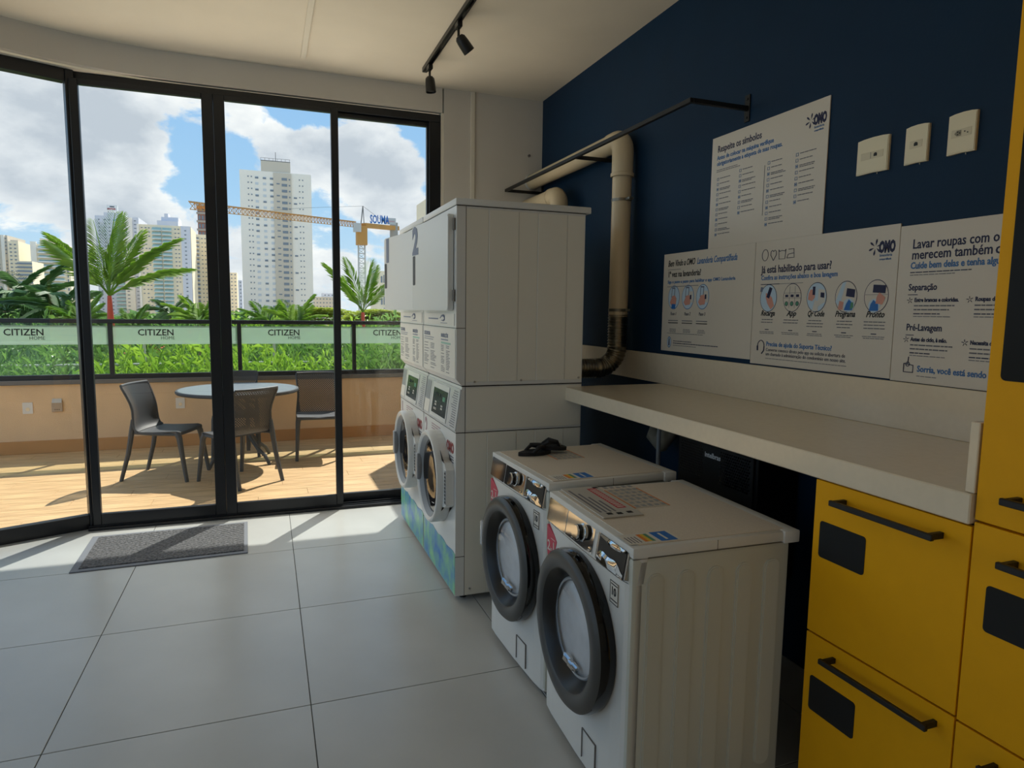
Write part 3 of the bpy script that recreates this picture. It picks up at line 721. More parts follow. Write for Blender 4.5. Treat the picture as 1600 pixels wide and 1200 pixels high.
    # stickers on the front
    b = MB(); b.prism([(h-.015, H_-.125), (h-.015, H_-.205), (h-.035, H_-.285), (h-.06, H_-.262), (h-.105, H_-.18), (h-.11, H_-.165), (h-.09, H_-.15), (h-.03, H_-.125)], 'x', -.0005, .012); st = b.build('rose_sticker', pinkRed, t)
    b = MB(); M_ = facing_minus_x(-.0008, h-.022, H_-.218)
    b.text('2', .055, M_, paperM, bold=.0006); b.text('in', .026, facing_minus_x(-.0008, h-.05, H_-.216), paperM); b.text('1', .055, facing_minus_x(-.0008, h-.068, H_-.214), paperM, bold=.0006)
    b.box(-.0013, 0, h-.095, h-.055, H_-.168, H_-.166, paperM); b.build('sticker_print', paperM, st)
    b = MB(); y0_ = -h+.085; b.box(.0005, .012, y0_-.026, y0_+.026, H_-.205, H_-.135); bd = b.build('warranty_badge', paperM, t)
    b = MB(); b.text('10', .036, facing_minus_x(.0, y0_+.019, H_-.178), inkK, bold=.0008, xs=.9)
    for (ya, yb, za, zb) in ((-.026, .026, -.137, -.135), (-.026, .026, -.205, -.203), (-.026, -.024, -.205, -.135), (.024, .026, -.205, -.135), (-.02, .02, -.146, -.143), (-.02, .02, -.195, -.192)):
        b.box(-.0004, .001, y0_+ya, y0_+yb, H_+za, H_+zb, inkK)
    b.build('badge_print', inkK, bd)
    return t, tp
wn, tpn = washer(.975, 1.935, .645, .878, 'white front-loading washer nearest the camera with black ringed door', -1.5, True)
wf_, tpf = washer(.99, 2.615, .62, .893, 'white front-loading washer between the nearest one and the stacks, flip-flops on top', 2.0, False)
def energy_label(parent, x_, y_, z_):
    b = MB(); b.box(x_, x_+.175, y_, y_+.085, z_, z_+.0006, paperM)
    sq = [(.075, .095, redP), (.075+.018, .115, orangeP), (.112, .132, yelP)]
    for (a, c, m_) in ((.058, .070, orangeP), (.070, .082, yelP), (.082, .094, greenP)): b.box(x_+a, x_+a+.012, y_+.012, y_+.075, z_+.0006, z_+.0009, m_)
    b.box(x_+.108, x_+.165, y_+.004, y_+.082, z_+.0006, z_+.0009, blueP)
    for k in range(4): b.box(x_+.01+.011*k, x_+.014+.011*k, y_+.01, y_+.06, z_+.0006, z_+.0009, inkG)
    b.box(x_+.13, x_+.138, y_+.015, y_+.07, z_+.0009, z_+.0011, paperM)
    return b.build('energy_label', paperM, parent)
energy_label(wn, .015, -.30, .8788)
energy_label(wf_, .06, -.29, .8938)
def wash_guide(parent, x_, y_, z_, w_=.15, l_=.30):
    b = MB(); b.box(x_, x_+w_, y_, y_+l_, z_, z_+.0006, mat('beige_label', '#b9b0a2', .5))
    for u in (0, w_-.004): b.box(x_+u, x_+u+.005, y_, y_+l_, z_+.0006, z_+.0009, orangeP)
    for i in range(5):
        for k in range(7): b.box(x_+.014+.026*i, x_+.030+.026*i, y_+.012+.041*k, y_+.042+.041*k-random.uniform(0, .012), z_+.0006, z_+.0008, greyPl)
    return b.build('wash_guide_label', paperM, parent)
wash_guide(wn, .21, .02, .8788, .14, .24); wash_guide(wf_, .22, .04, .8938, .14, .24)
# leaflet lying on the near washer
lf = thing('instruction_leaflet', 'grey and red printed instruction leaflet lying on the nearest washer top', 'leaflet', (1.105, 2.06, .8796), R(-2))
b = MB(); b.box(-.075, .075, -.185, .185, 0, .004, b=.001); b.build('sheet', mat('leaflet_grey', '#b6b3ac', .35), lf)
b = MB(); b.box(.02, .055, -.1, .155, .004, .0045, redP)
for k in range(14): b.box(.026, .05, -.09+.017*k, -.082+.017*k, .0045, .0048, paperM)
for k in range(4): b.box(-.06+.018*k, -.052+.018*k, -.13, .15-.05*k, .004, .0045, inkG)
for (x_, y_) in ((-.045, -.15), (-.01, -.155), (.03, -.15), (.05, .165)): b.box(x_, x_+.02, y_-.01, y_+.01, .004, .0045, inkK)
b.build('print', inkG, lf)
# flip-flops: a pair, one resting on the other
def flipflop(loc, rz, tilt, label):
    t = thing('flip_flop', label, 'flip-flop', loc, R(rz), group='black flip-flops on the far washer'); t.rotation_euler = (0, R(tilt), R(rz))
    out = []
    for k in range(24):
        a = 2*pi*k/24; x_ = .088*cos(a); wdt = .036+.008*cos(a)-.006*cos(2*a); out.append((x_, wdt*sin(a)))
    b = MB(); b.prism(out, 'z', 0, .016); b.build('sole', rubber, t)
    for sgn in (-1, 1):
        b = MB(); b.tube([(.055, 0, .012), (.04, sgn*.012, .034), (.0, sgn*.034, .036), (-.03, sgn*.036, .012)], [.006, .008, .010, .007], 8); b.build('strap', rubber, t)
    b = MB(); b.cyl((.055, 0, .01), (.055, 0, .03), .004, 8); b.build('toe_post', steel, t)
flipflop((1.155, 2.80, .8945), 10, 0, 'black flip-flop lying flat on the washer beside the stacks')
flipflop((1.235, 2.83, .9125), -25, 4, 'black flip-flop resting across its mate with strap up, on the washer beside the stacks')

# ------------------------------------------------------------------ counter, backsplash
b = MB(); b.box(1.535, XW, 1.043, 3.325, 1.070, 1.143, b=.003); tag(b.build('countertop', stone), 'long cream stone worktop cantilevered over the two washers', 'countertop')
b = MB(); b.box(2.168, XW, 1.043, 4.9, 1.143, 1.316, b=.002)
tag(b.build('backsplash', stone), 'cream stone upstand along the navy wall behind the worktop', 'backsplash')
b = MB(); b.box(1.545, 2.166, 1.043, 1.066, 1.144, 1.312, b=.002); tag(b.build('side_upstand', stone), 'short cream stone upstand between worktop end and tall yellow cabinet', 'upstand')

# ------------------------------------------------------------------ yellow cabinets
XF = 1.545
def handle(parent, y0, y1, z_):
    b = MB(); b.box(-.052, -.040, y0, y1, z_-.008, z_+.008, b=.002)
    for yy in (y0+.006, y1-.018): b.box(-.045, 0, yy, yy+.012, z_-.008, z_+.008, b=.001)
    return b.build('handle', blackM, parent)
def front(parent, y0, y1, z0, z1, vent=None, hand=None, name='drawer'):
    b = MB(); b.box(0, .018, y0+.0015, y1-.0015, z0+.0015, z1-.0015, b=.001); o = b.build(name, yellow, parent)
    if vent:
        b = MB(); b.prism(rrect(vent[0], vent[1], vent[2], vent[3], .010), 'x', -.0015, .001); b.build('vent_plate', blackVent, o)
    if hand: handle(o, *hand)
    return o
t = thing('base_cabinet', 'yellow base cabinet with two handled fronts beneath the worktop end', 'cabinet', (XF, 1.04, 0))
b = MB(); b.box(.019, .60, .0, .472, .08, 1.066); b.build('carcass', blackVent, t)
b = MB(); b.box(.05, .6, 0, .472, 0, .08); b.build('plinth', blackVent, t)
front(t, 0, .474, .59, 1.066, (.285, .447, .833, .944), (.06, .375, 1.022))
front(t, 0, .474, .085, .587, (.28, .447, .347, .457), (.035, .375, .545))
t = thing('tall_cabinet', 'tall yellow cabinet with large dark glazed door at the right edge', 'cabinet', (XF, .35, 0))
b = MB(); b.box(.019, .63, 0, .688, .08, 2.6, yellow); b.build('carcass', yellow, t)
b = MB(); b.box(.05, .6, 0, .68, 0, .08); b.build('plinth', blackVent, t)
o = front(t, 0, .688, 1.083, 2.6, None, (.26, .605, 1.155), 'door')
b = MB(); b.prism(rrect(.08, .658, 1.415, 2.45, .012), 'x', -.0015, .001); b.build('dark_pane', mat('matt_dark_glass', '#0b0a08', .35, spec=.2), o)
front(t, 0, .688, .585, 1.080, (.45, .645, .831, .942), (.26, .60, 1.012))
front(t, 0, .688, .085, .582, (.45, .645, .347, .457), (.26, .60, .53))

# ------------------------------------------------------------------ network box and clutter under the counter
t = thing('wall_rack', 'black perforated network rack hung on the dark wall under the worktop', 'rack', (1.96, 2.53, .38))
b = MB(); b.box(0, .225, -.29, .29, 0, .57, b=.004); b.build('cabinet', blackM, t)
b = MB(); b.box(-.012, 0, -.275, .275, .012, .558, b=.002); b.build('door', blackM, t)
b = MB()
for (y0, y1) in ((-.255, -.05), (.075, .255)):
    for i in range(14):
        for j in range(12):
            yy = y0+(y1-y0)*(i+.5*(j % 2))/14; zz = .545-.013*j; b.box(-.0132, -.012, yy, yy+.008, zz-.008, zz)
o = b.build('perforations', ringBlk, t); o['kind'] = 'stuff'
b = MB(); b.text('intelbras', .034, facing_minus_x(-.0135, .06, .50), mat('white_ink', '#e8e8e8', .5), bold=.0008); b.build('lettering', MATS['white_ink'], t)
b = MB(); b.tube([(2.0, 3.05, 1.06), (1.98, 3.04, .9), (1.97, 3.02, .7), (1.99, 3.0, .45), (2.0, 3.0, .02)], .012, 10); tag(b.build('drain_hose', greyPl), 'grey drain hose hanging in the dark gap under the worktop', 'hose')
b = MB(); b.tube([(2.1, 3.25, .96), (2.06, 3.2, .86), (2.05, 3.12, .84), (2.06, 3.06, .9), (2.1, 3.02, .98)], [.02, .05, .055, .04, .02], 10)
tag(b.build('cloth_bundle', mat('dull_cloth', '#8d8778', .9)), 'dull beige wadded cloth in the dark gap behind the stack', 'cloth')
b = MB(); b.tube([(2.10, 1.56, .9), (2.08, 1.57, .6), (2.05, 1.58, .3), (2.02, 1.60, .012)], .011, 8); tag(b.build('supply_hose', blackP), 'black hose beside the yellow base cabinet in the dark gap', 'hose')

# ------------------------------------------------------------------ pipes
def bend(c, a, b_, r, n=8):
    """quarter bend from direction a to direction b_ around centre c"""
    return [Vector(c)+Vector(a)*cos(R(90*k/n))*r+Vector(b_)*sin(R(90*k/n))*r for k in range(n+1)]
t = thing('exhaust_pipe', 'tall cream exhaust pipe with elbow and foil hose behind stack two', 'pipe', (2.10, 3.74, 1.2))
b = MB(); b.cyl((0, 0, .33), (0, 0, 1.33), .060, 28); b.build('riser', cream, t)
b = MB(); b.tube([(0, 0, 1.20), (0, 0, 1.345)]+bend((0, .075, 1.345), (0, -1, 0), (0, 0, 1), .075)[1:]+[(0, .15, 1.42)], .066, 28)
b.lathe([(.067, 0), (.0725, .003), (.0725, .022), (.067, .025)], (0, 0, 1.19), 'z', 28); b.build('elbow', cream, t)
b = MB(); b.cyl((0, .10, 1.42), (0, YW-3.74, 1.42), .060, 28); b.build('cross_pipe', cream, t)
b = MB(); b.lathe([(.064, -.025), (.068, 0)], (0, YW-3.745, 1.42), 'y', 28); b.build('wall_flange', whiteA, t)
for z_ in (.37, 1.05):
    b = MB(); b.lathe([(.0615, -.009), (.0625, -.009), (.0625, .009), (.0615, .009)], (0, 0, z_), 'z', 28)
    b.box(-.01, .02, -.115, -.06, z_-.008, z_+.008, b=.002)
    for k in range(3): b.box(-.012, -.01, -.11+.018*k, -.10+.018*k, z_-.004, z_+.004)
    b.build('clamp', mat('perforated_clamp_metal', '#8f8b80', .35, metal=.8), t)
b = MB(); path = []
P0 = [Vector((0, 0, .34)), Vector((0, 0, .16))]
for k in range(9): a = R(90*k/8); P0.append(Vector((-.13+.13*cos(a), .0+.02*sin(a), .13-.13*sin(a)+.0)))
P0 += [Vector((-.3, .04, .0)), Vector((-.46, .06, .0))]
fine = []
for a, c in zip(P0[:-1], P0[1:]):
    n = max(1, int((c-a).length/.0045))
    for k in range(n): fine.append(a.lerp(c, k/n))
fine.append(P0[-1])
b.tube(fine, [.058+(.005 if (i % 4) < 2 else 0) for i in range(len(fine))], 22, None, False); b.build('foil_hose', alu, t)
t = thing('short_exhaust_pipe', 'short cream pipe elbow rising just above the stack by the window', 'pipe', (2.06, 4.60, 2.0))
b = MB(); b.tube([(0, 0, 0), (0, 0, .34)]+bend((0, .075, .34), (0, -1, 0), (0, 0, 1), .075)[1:]+[(0, .13, .415)], .066, 26); b.build('elbow', cream, t)
b = MB(); b.cyl((0, .10, .415), (0, YW-4.6, .415), .060, 26); b.build('cross_pipe', cream, t)
b = MB(); b.lathe([(.061, 0), (.0685, .002), (.0685, .02), (.061, .022)], (0, .12, .415), 'y', 26); b.build('socket_ring', cream, t)

# hanging rail
t = thing('hanging_rail', 'black steel clothes rail projecting from navy wall above the machines', 'rail', (XW, 3.9, 2.52))
b = MB(); b.box(-.335, -.315, -1.21, 1.325, -.0, .022, b=.002); b.build('front_bar', blackM, t)
for yy in (-1.21, .02, 1.31):
    b = MB(); b.box(-.315, -.0, yy, yy+.02, .0, .022, b=.002); a = b.build('arm', blackM, t)
    b = MB(); b.box(-.006, 0, yy-.006, yy+.030, -.05, .075, b=.001); b.cyl((-.009, yy+.012, .055), (-.005, yy+.012, .055), .006, 8); b.cyl((-.009, yy+.012, -.03), (-.005, yy+.012, -.03), .006, 8); b.build('wall_plate', blackM, a)

# outlets
def outlet(y0, y1, kind, label):
    yc = (y0+y1)/2; h = abs(y1-y0)/2; t = thing('wall_outlet', label, 'outlet', (XW, yc, 2.162), group='ivory outlets on the navy wall')
    bm = bmesh.new(); b = MB()
    pr = [(-h, -.066), (-h, .062), (-h*.6, .0655), (0, .067), (h*.6, .0655), (h, .062), (h, -.066), (h*.6, -.0655), (0, -.064), (-h*.6, -.0655)]
    b.prism([(u, v) for u, v in pr], 'x', -.010, -.0005); b.prism([(u*.95, v*.95) for u, v in pr], 'x', -.0125, -.010); b.build('plate', switchM, t)
    b = MB(); w_ = h*.72 if kind != 'phone' else h*.55
    b.box(-.0132, -.012, -w_, w_, -.013, .013, b=.0008); ins = b.build('insert', mat('ivory_insert', '#d6cdb2', .45), t)
    b = MB()
    if kind == 'socket':
        b.prism([(.024, 0), (.015, .009), (-.0, .009), (-.0, -.009), (.015, -.009)], 'x', -.0136, -.013, mat('grey_socket', '#8d8672', .5))
        for (u, v) in ((.012, .004), (.012, -.004), (.005, 0), (-.012, .002), (-.022, -.003)): b.cyl((-.0145, u, v), (-.0135, u, v), .0022, 8, blackP)
    else:
        o_ = -.016 if kind == 'data' else .0
        b.prism([(o_-.007, -.006), (o_+.007, -.006), (o_+.007, .003), (o_+.003, .007), (o_-.003, .007), (o_-.007, .003)], 'x', -.0142, -.013, blackP)
        if kind == 'data': b.box(-.0134, -.013, .004, .006, -.012, .012, inkG)
    b.build('jack', blackP, ins)
    b = MB(); b.tube([(-.004, -h*.3, -.066), (-.005, -h*.32, -.072)], .0012, 5); b.build('paint_drip', switchM, t)
outlet(1.895, 2.034, 'data', 'ivory double-width outlet with data jack, leftmost of the three on navy wall')
outlet(1.737, 1.826, 'phone', 'narrow ivory outlet with single jack, middle of the three on navy wall')
outlet(1.569, 1.665, 'socket', 'ivory outlet with round-pin socket, nearest the tall yellow cabinet')

# ------------------------------------------------------------------ track lights
t = thing('ceiling_track', 'black lighting track on the ceiling running toward the window wall', 'track', (1.11, 3.2, ZC))
b = MB(); b.box(-.018, .018, -2.2, 1.68, -.032, 0, b=.002); b.build('channel', trackM, t)
b = MB(); b.box(-.007, .007, -2.19, 1.65, -.034, -.031); b.build('slot', ringBlk, t)
b = MB(); b.box(-.016, .016, 1.655, 1.69, -.030, -.002, b=.003); b.build('end_cap', capM, t)
def spotlight(y_, tx, ty, label):
    t = thing('track_spotlight', label, 'spotlight', (1.11, y_, ZC-.032), group='black spotlights on the ceiling track')
    b = MB(); b.box(-.015, .015, -.035, .035, -.035, 0, b=.003); b.cyl((0, 0, -.035), (0, 0, -.085), .008, 10); b.build('stem', trackM, t)
    T_ = Matrix.Translation((0, 0, -.075)) @ Matrix.Rotation(R(tx), 4, 'X') @ Matrix.Rotation(R(ty), 4, 'Y')
    b = MB(); b.T = T_; b.lathe([(0, 0), (.020, -.003), (.031, -.016), (.034, -.04), (.036, -.105), (.034, -.107), (.032, -.095)], (0, 0, 0), 'z', 24); hd = b.build('head', trackM, t)
    b = MB(); b.T = T_; b.lathe([(0, -.092), (.032, -.094)], (0, 0, 0), 'z', 24); b.build('lens', capM, hd)
spotlight(4.72, 0, -5, 'black track spotlight pointing down, at the track end nearest the window')
spotlight(3.98, 10, -42, 'black track spotlight tilted sideways toward the navy wall, further from the window')
spotlight(2.3, 0, -30, 'black track spotlight outside the view, nearest the middle of the room')

# ------------------------------------------------------------------ posters
def omo(b, u0, u1, v):     # star mark then the three letters, baseline v
    s = (u1-u0)/.105; ut = u0+.036*s
    b.text('OMO', .056*s, facing_minus_x(0, -ut, -v), inkN, bold=.0034*s, fit=u1-ut)
    cu, cv = u0+.020*s, v-.020*s
    for k in range(6):
        a = R(80+60*k); c_, s_ = cos(a), sin(a)
        def q(r_, t_): return (-.0005, -(cu+c_*r_-s_*t_), -(cv-s_*r_-c_*t_))
        b.add([q(.005*s, 0), q(.022*s, .0042*s), q(.030*s, .002*s), q(.030*s, -.002*s), q(.022*s, -.0042*s)], [(0, 1, 2, 3, 4)], inkN)
    b.text('lavanderia', .015*s, facing_minus_x(0, -ut-.004, -v-.016*s), inkB, fit=.052*s)
    b.text('compartilhada', .011*s, facing_minus_x(0, -ut-.004, -v-.029*s), inkB, fit=.050*s)
def lines(b, y_, z_, n, w_, m_, hh=.0035, pitch=.009, align=0):
    for k in range(n):
        ww = w_*random.uniform(.7, 1); u = y_ if align == 0 else y_-(w_-ww)/2
        x_ = 0
        while x_ < ww-.004:
            l_ = min(random.uniform(.010, .026), ww-x_); b.box(-.0008, 0, u-x_-l_, u-x_, z_-pitch*k, z_-pitch*k+hh, m_); x_ += l_+.003
def board(name, label, y0, z0, w_, h_):
    t = thing(name, label, 'poster', (XW-.004, y0, z0)); b = MB(); b.box(-.002, .003, -w_+.001, -.001, -h_, 0, b=.0008); b.build('board', posterM, t); return t
def P_(b, s, sz, u, v, m_=inkN, **k): b.text(s, sz, facing_minus_x(0, -u, -v), m_, **k)
def newprint(): b = MB(); b.T = Matrix.Translation((-.0024, 0, 0)); return b
def disc(b, u, v, r_, m_, x=-.0008, n=28, squash=1.0): b.lathe([(0, x), (r_, x)], (0, -u, -v), 'x', n, m_, False, squash)
def poly(b, cu, cv, pts, m_, x=-.001): b.add([(x, -(cu+p), -(cv-q)) for p, q in pts], [list(range(len(pts)))], m_)
def outline(b, pts, r_=.0014, m_=inkN): b.tube([(-.0004, -u, -v) for u, v in pts], r_, 5, m_, False)
random.seed(11)
t = board('symbols_poster', 'upper white poster about clothing care symbols with four icon columns', 2.955, 2.448, .765, .556)
b = newprint(); omo(b, .646, .752, .098)
P_(b, 'Respeite os símbolos', .047, .046, .078, inkN, bold=0.00056, fit=.318)
P_(b, 'Antes de colocar na máquina verifique', .030, .044, .115, inkB, bold=0.00056, fit=.405); P_(b, 'obrigatoriamente a etiqueta de suas roupas.', .030, .044, .144, inkB, bold=0.00056, fit=.46)
lines(b, -.045, -.168, 2, .19, inkG, .003, .008); b.box(-.0008, 0, -.3995, -.398, -.435, -.208, inkN)
b.build('lettering', inkN, t)
b = newprint()
for (u, v0, n) in ((.052, .205, 12), (.222, .192, 9), (.418, .195, 12), (.592, .195, 9)):
    for k in range(n):
        v = v0+.0252*k
        for (a0, a1, c0, c1) in ((0, .014, 0, .0015), (0, .014, .0125, .014), (0, .0015, 0, .014), (.0125, .014, 0, .014)):
            b.box(-.0008, 0, -u-a1, -u-a0, -v-c1, -v-c0, inkB)
        if k % 3 == 2: b.box(-.0008, 0, -u-.010, -u-.004, -v-.010, -v-.004, inkB)
        lines(b, -u-.023, -v-.006, 1 + (k % 4 == 2), .095, inkG, .0035, .007)
b.build('symbols', inkB, t)
t = board('welcome_poster', 'white poster with three round step pictures, leftmost of the wide row', 3.362, 1.892, .772, .554)
b = newprint()
P_(b, 'Bem Vindo a OMO', .050, .045, .072, inkK, bold=0.00062, fit=.255, shear=.3); P_(b, 'Lavanderia Compartilhada', .048, .318, .072, inkB, bold=0.00062, fit=.325, shear=.3)
b.box(-.0008, 0, -.17, -.045, -.092, -.0895, inkG)
P_(b, '1ª vez na lavanderia?', .046, .047, .132, inkK, bold=0.00074, fit=.303); P_(b, 'Siga o passo a passo para habilitar o app OMO Lavanderia', .025, .047, .168, inkB, bold=0.00043, fit=.59)
b.box(-.0008, 0, -.34, -.045, -.188, -.185, inkG)
CU = (.115, .249, .381)
for k, u in enumerate(CU):
    P_(b, 'Passo %d' % (k+1), .026, u, .348, inkN, align='CENTER', shear=.2, fit=.055)
    for q in range(2): b.box(-.0008, 0, -u-.048, -u+.048, -.376-.013*q-.0045, -.376-.013*q, inkK if q else inkG)
    lines(b, -u+.035, -.428, 3, .07, inkG, .0028, .0075, 1)
lines(b, -.06, -.452, 1, .46, inkG, .0024); lines(b, -.125, -.496, 1, .2, inkN, .0035); lines(b, -.125, -.508, 1, .46, inkN, .004); lines(b, -.125, -.520, 1, .30, inkG, .0025)
o = b.build('lettering', inkN, t)
for k, u in enumerate(CU):
    b = newprint(); v = .248
    disc(b, u, v, .056, inkB, squash=1.2, x=-.0003); disc(b, u, v, .053, paleB, squash=1.2, x=-.0006)
    poly(b, u-.006, v, [(-.018, .0), (.014, .0), (.018, .056), (-.014, .058)], numM); poly(b, u-.006, v, [(-.012, .006), (.009, .006), (.012, .048), (-.009, .049)], paleB, -.0013)
    poly(b, u, v, [(-.036, -.028), (-.014, .008), (.010, .012), (.028, -.006), (.022, -.04), (-.02, -.045)], skinP, -.0015)
    if k == 0: poly(b, u, v, [(-.02, -.062), (.016, -.062), (.02, -.038), (-.016, -.036)], blueP, -.0018)
    else: poly(b, u, v, [(.008, -.03), (.05, -.03), (.046, .03), (.012, .032)], paperM, -.0014); poly(b, u, v, [(.02, -.012), (.034, -.012), (.034, .012), (.02, .012)], inkN, -.0017)
    b.build('round_picture', paleB, t)
b = newprint(); disc(b, .085, .502, .020, inkB, squash=1.6); disc(b, .085, .502, .017, paleB, squash=1.6, x=-.001); poly(b, .085, .502, [(-.006, -.02), (.006, -.02), (.004, .022), (-.004, .022)], inkN, -.0013); b.build('phone_picture', paleB, t)
t = board('usage_poster', 'white poster with five round pictures and a headset icon, middle of the wide row', 2.589, 1.892, .768, .570)
b = newprint(); omo(b, .645, .752, .098)
P_(b, 'Já está habilitado para usar?', .047, .049, .146, inkN, bold=0.00081, fit=.414); P_(b, 'Confira as instruções abaixo e boa lavagem', .030, .049, .178, inkB, bold=0.00056, fit=.444)
b.box(-.0008, 0, -.17, -.049, -.200, -.197, inkN); b.box(-.0008, 0, -.31, -.17, -.1995, -.1975, inkG)
CU = (.104, .252, .391, .543, .684)
for u, s_ in zip(CU, ('Recarga', 'App', 'Qr Code', 'Programa', 'Pronto')):
    P_(b, s_, .034, u, .342, inkK, align='CENTER', shear=.35, bold=0.00074, fit=.034+.008*len(s_)); lines(b, -u+.05, -.362, 3 if u > .3 else 2, .10, inkG, .0035, .0125, 1)
    b.box(-.0008, 0, -u-.012, -u+.012, -.408, -.4045, inkN); lines(b, -u+.055, -.418, 2, .11, inkG, .0025, .007, 1)
P_(b, 'Precisa de ajuda do Suporte Técnico?', .029, .105, .482, inkB, bold=0.00062, fit=.382)
P_(b, 'Converse conosco direto pelo app ou solicite a abertura de', .0215, .105, .506, inkN, fit=.452); P_(b, 'um chamado à administração do condomínio em nosso site.', .0215, .105, .526, inkN, fit=.456); lines(b, -.105, -.541, 1, .47, inkG, .0025)
b.build('lettering', inkN, t)
def rot(pts, a): a = R(a); return [(p*cos(a)-q*sin(a), p*sin(a)+q*cos(a)) for p, q in pts]
for k, u in enumerate(CU):
    b = newprint(); v = .262; sq = 1.16
    disc(b, u, v, .0545, inkN, squash=sq, x=-.0003); disc(b, u, v, .052, (paleB, posterM, paleB, posterM, posterM)[k], squash=sq, x=-.0006)
    if k == 0:
        poly(b, u, v, rot([(-.008, -.055), (.018, -.05), (.022, -.01), (.012, .012), (-.004, .03), (-.014, .01), (-.016, -.02)], 28), skinP); poly(b, u, v, rot([(-.014, .0), (.006, .0), (.006, .05), (-.014, .05)], -22), inkN, -.0013); poly(b, u-.04, v, [(-.016, .03), (.0, .03), (.004, .05), (-.012, .052)], numM, -.0013)
    elif k == 1:
        for q in (-.032, 0, .032): poly(b, u+q, v, [(-.009, .003), (.009, .003), (.009, .014), (-.009, .014)], inkN); disc(b, u+q, v+.026, .0105, inkN, x=-.001, n=14); disc(b, u+q, v+.026, .008, greenP, x=-.0013, n=14)
        for q in (.020, -.002): b.box(-.001, -.0006, -u-.05, -u+.05, -v+q, -v+q+.0016, inkG)
        for q in (-.016, .016): b.box(-.001, -.0006, -u-q-.0008, -u-q+.0008, -v-.045, -v+.05, inkG)
    elif k == 2:
        poly(b, u, v, [(.008, -.04), (.048, -.02), (.044, .03), (.010, .035)], paperM); poly(b, u, v, [(.022, .0), (.042, -.003), (.042, .018), (.022, .02)], inkN, -.0013)
        poly(b, u, v, [(-.046, -.01), (-.022, -.016), (-.008, .0), (-.012, .03), (-.034, .034), (-.044, .016)], skinP, -.0013); poly(b, u, v, [(-.022, .01), (-.008, .01), (-.008, .045), (-.022, .045)], inkN, -.0015); poly(b, u, v, [(-.02, -.058), (.012, -.058), (.01, -.015), (-.008, -.012)], paperM, -.0013)
    elif k == 3:
        poly(b, u, v, [(-.05, -.02), (-.02, .055), (-.002, .06), (-.03, -.045)], paleB); poly(b, u, v, [(.0, .002), (.042, -.004), (.044, .028), (.004, .034)], inkN, -.0013)
        disc(b, u+.016, v+.034, .027, paleB, x=-.0011); poly(b, u+.016, v+.034, [(-.022, -.02), (.018, -.02), (.024, .004), (.0, .024), (-.012, .006)], blueP, -.0013); poly(b, u+.016, v+.034, [(.008, -.018), (.024, -.008), (.022, .012), (.010, .010)], greenP, -.0015); poly(b, u, v, [(-.036, -.052), (-.012, -.052), (-.008, -.022), (-.030, -.016)], skinP, -.0017)
    else:
        b.box(-.001, -.0006, -u-.05, -u+.05, -v+.005, -v+.0065, inkG); poly(b, u, v, [(-.016, .014), (.04, .010), (.042, .040), (-.014, .044)], inkN, -.0013)
        disc(b, u-.006, v+.036, .026, paleB, x=-.0011); poly(b, u-.006, v+.036, [(-.022, -.02), (.02, -.02), (.018, .006), (-.004, .022), (-.016, .006)], blueP, -.0013); poly(b, u, v, [(.0, -.028), (.030, -.032), (.042, -.006), (.014, .014), (.004, -.002)], skinP, -.0017)
    b.build('round_picture', paleB, t)
b = newprint()
outline(b, [(.068+.020*cos(R(a)), .064+.026*sin(R(a))) for a in range(0, 361, 24)])
outline(b, [(.122, .092), (.104, .066), (.106, .050), (.115, .045), (.122, .052), (.129, .045), (.138, .050), (.140, .066), (.122, .092)])
outline(b, [(.154, .046), (.158, .088), (.194, .088), (.198, .046), (.192, .054), (.176, .050), (.160, .054), (.154, .046)])
outline(b, [(.206, .086), (.250, .086), (.246, .048), (.214, .048)]); outline(b, [(.206, .086), (.213, .070), (.247, .066)]); b.build('care_icons', inkN, t)
b = newprint(); outline(b, [(.071+.022*cos(R(a)), .484+.026*sin(R(a))) for a in range(180, 361, 20)], .0020); outline(b, [(.049, .484), (.050, .506)], .004); outline(b, [(.093, .484), (.092, .504), (.078, .520)], .0028)
b.build('headset_icon', inkN, t)
t = board('care_poster', 'white poster of washing advice partly behind the tall yellow cabinet', 1.821, 1.880, .76, .562)
b = newprint()
P_(b, 'Lavar roupas com o ', .047, .053, .084, inkN, bold=0.00062, fit=.300); P_(b, 'carinho', .047, .361, .084, inkN, bold=0.00062)
P_(b, 'merecem também ', .047, .053, .122, inkN, bold=0.00062, fit=.282); P_(b, 'cuidado', .047, .345, .122, inkN, bold=0.00062)
P_(b, 'Cuide bem delas e tenha algu', .033, .051, .155, inkB, bold=0.00081, fit=.312); P_(b, 'mas', .033, .3645, .155, inkB, bold=0.00081)
lines(b, -.052, -.170, 1, .26, inkN, .003); lines(b, -.052, -.179, 1, .17, inkG, .0025)
P_(b, 'Separação', .033, .050, .232, inkN, bold=0.00062, fit=.108); P_(b, 'Pré-Lavagem', .034, .053, .375, inkN, bold=0.00062, fit=.134)
b.box(-.0008, 0, -.088, -.050, -.249, -.2465, inkN); b.box(-.0008, 0, -.085, -.053, -.393, -.3905, inkN)
for (u, v, s_, w_) in ((.077, .273, 'Entre brancas e coloridas.', .162), (.295, .272, 'Roupas delicadas', .115), (.074, .413, 'Antes do ciclo, à mão.', .137), (.291, .415, 'Necessita de molho', .12)):
    P_(b, s_, .020, u, v, inkN, bold=0.00068, fit=w_); lines(b, -u, -v-.016, 2, .17, inkG, .0045, .014); lines(b, -u, -v-.044, 1, .10, inkN, .0035); lines(b, -u, -v-.053, 1, .14, inkG, .0025)
    for k in range(5):
        a = R(72*k+10); b.tube([(-.0004, -(u-.018)+cos(a)*.003, -v+.005+sin(a)*.003), (-.0004, -(u-.018)+cos(a)*.011, -v+.005+sin(a)*.011)], .0011, 4, inkN)
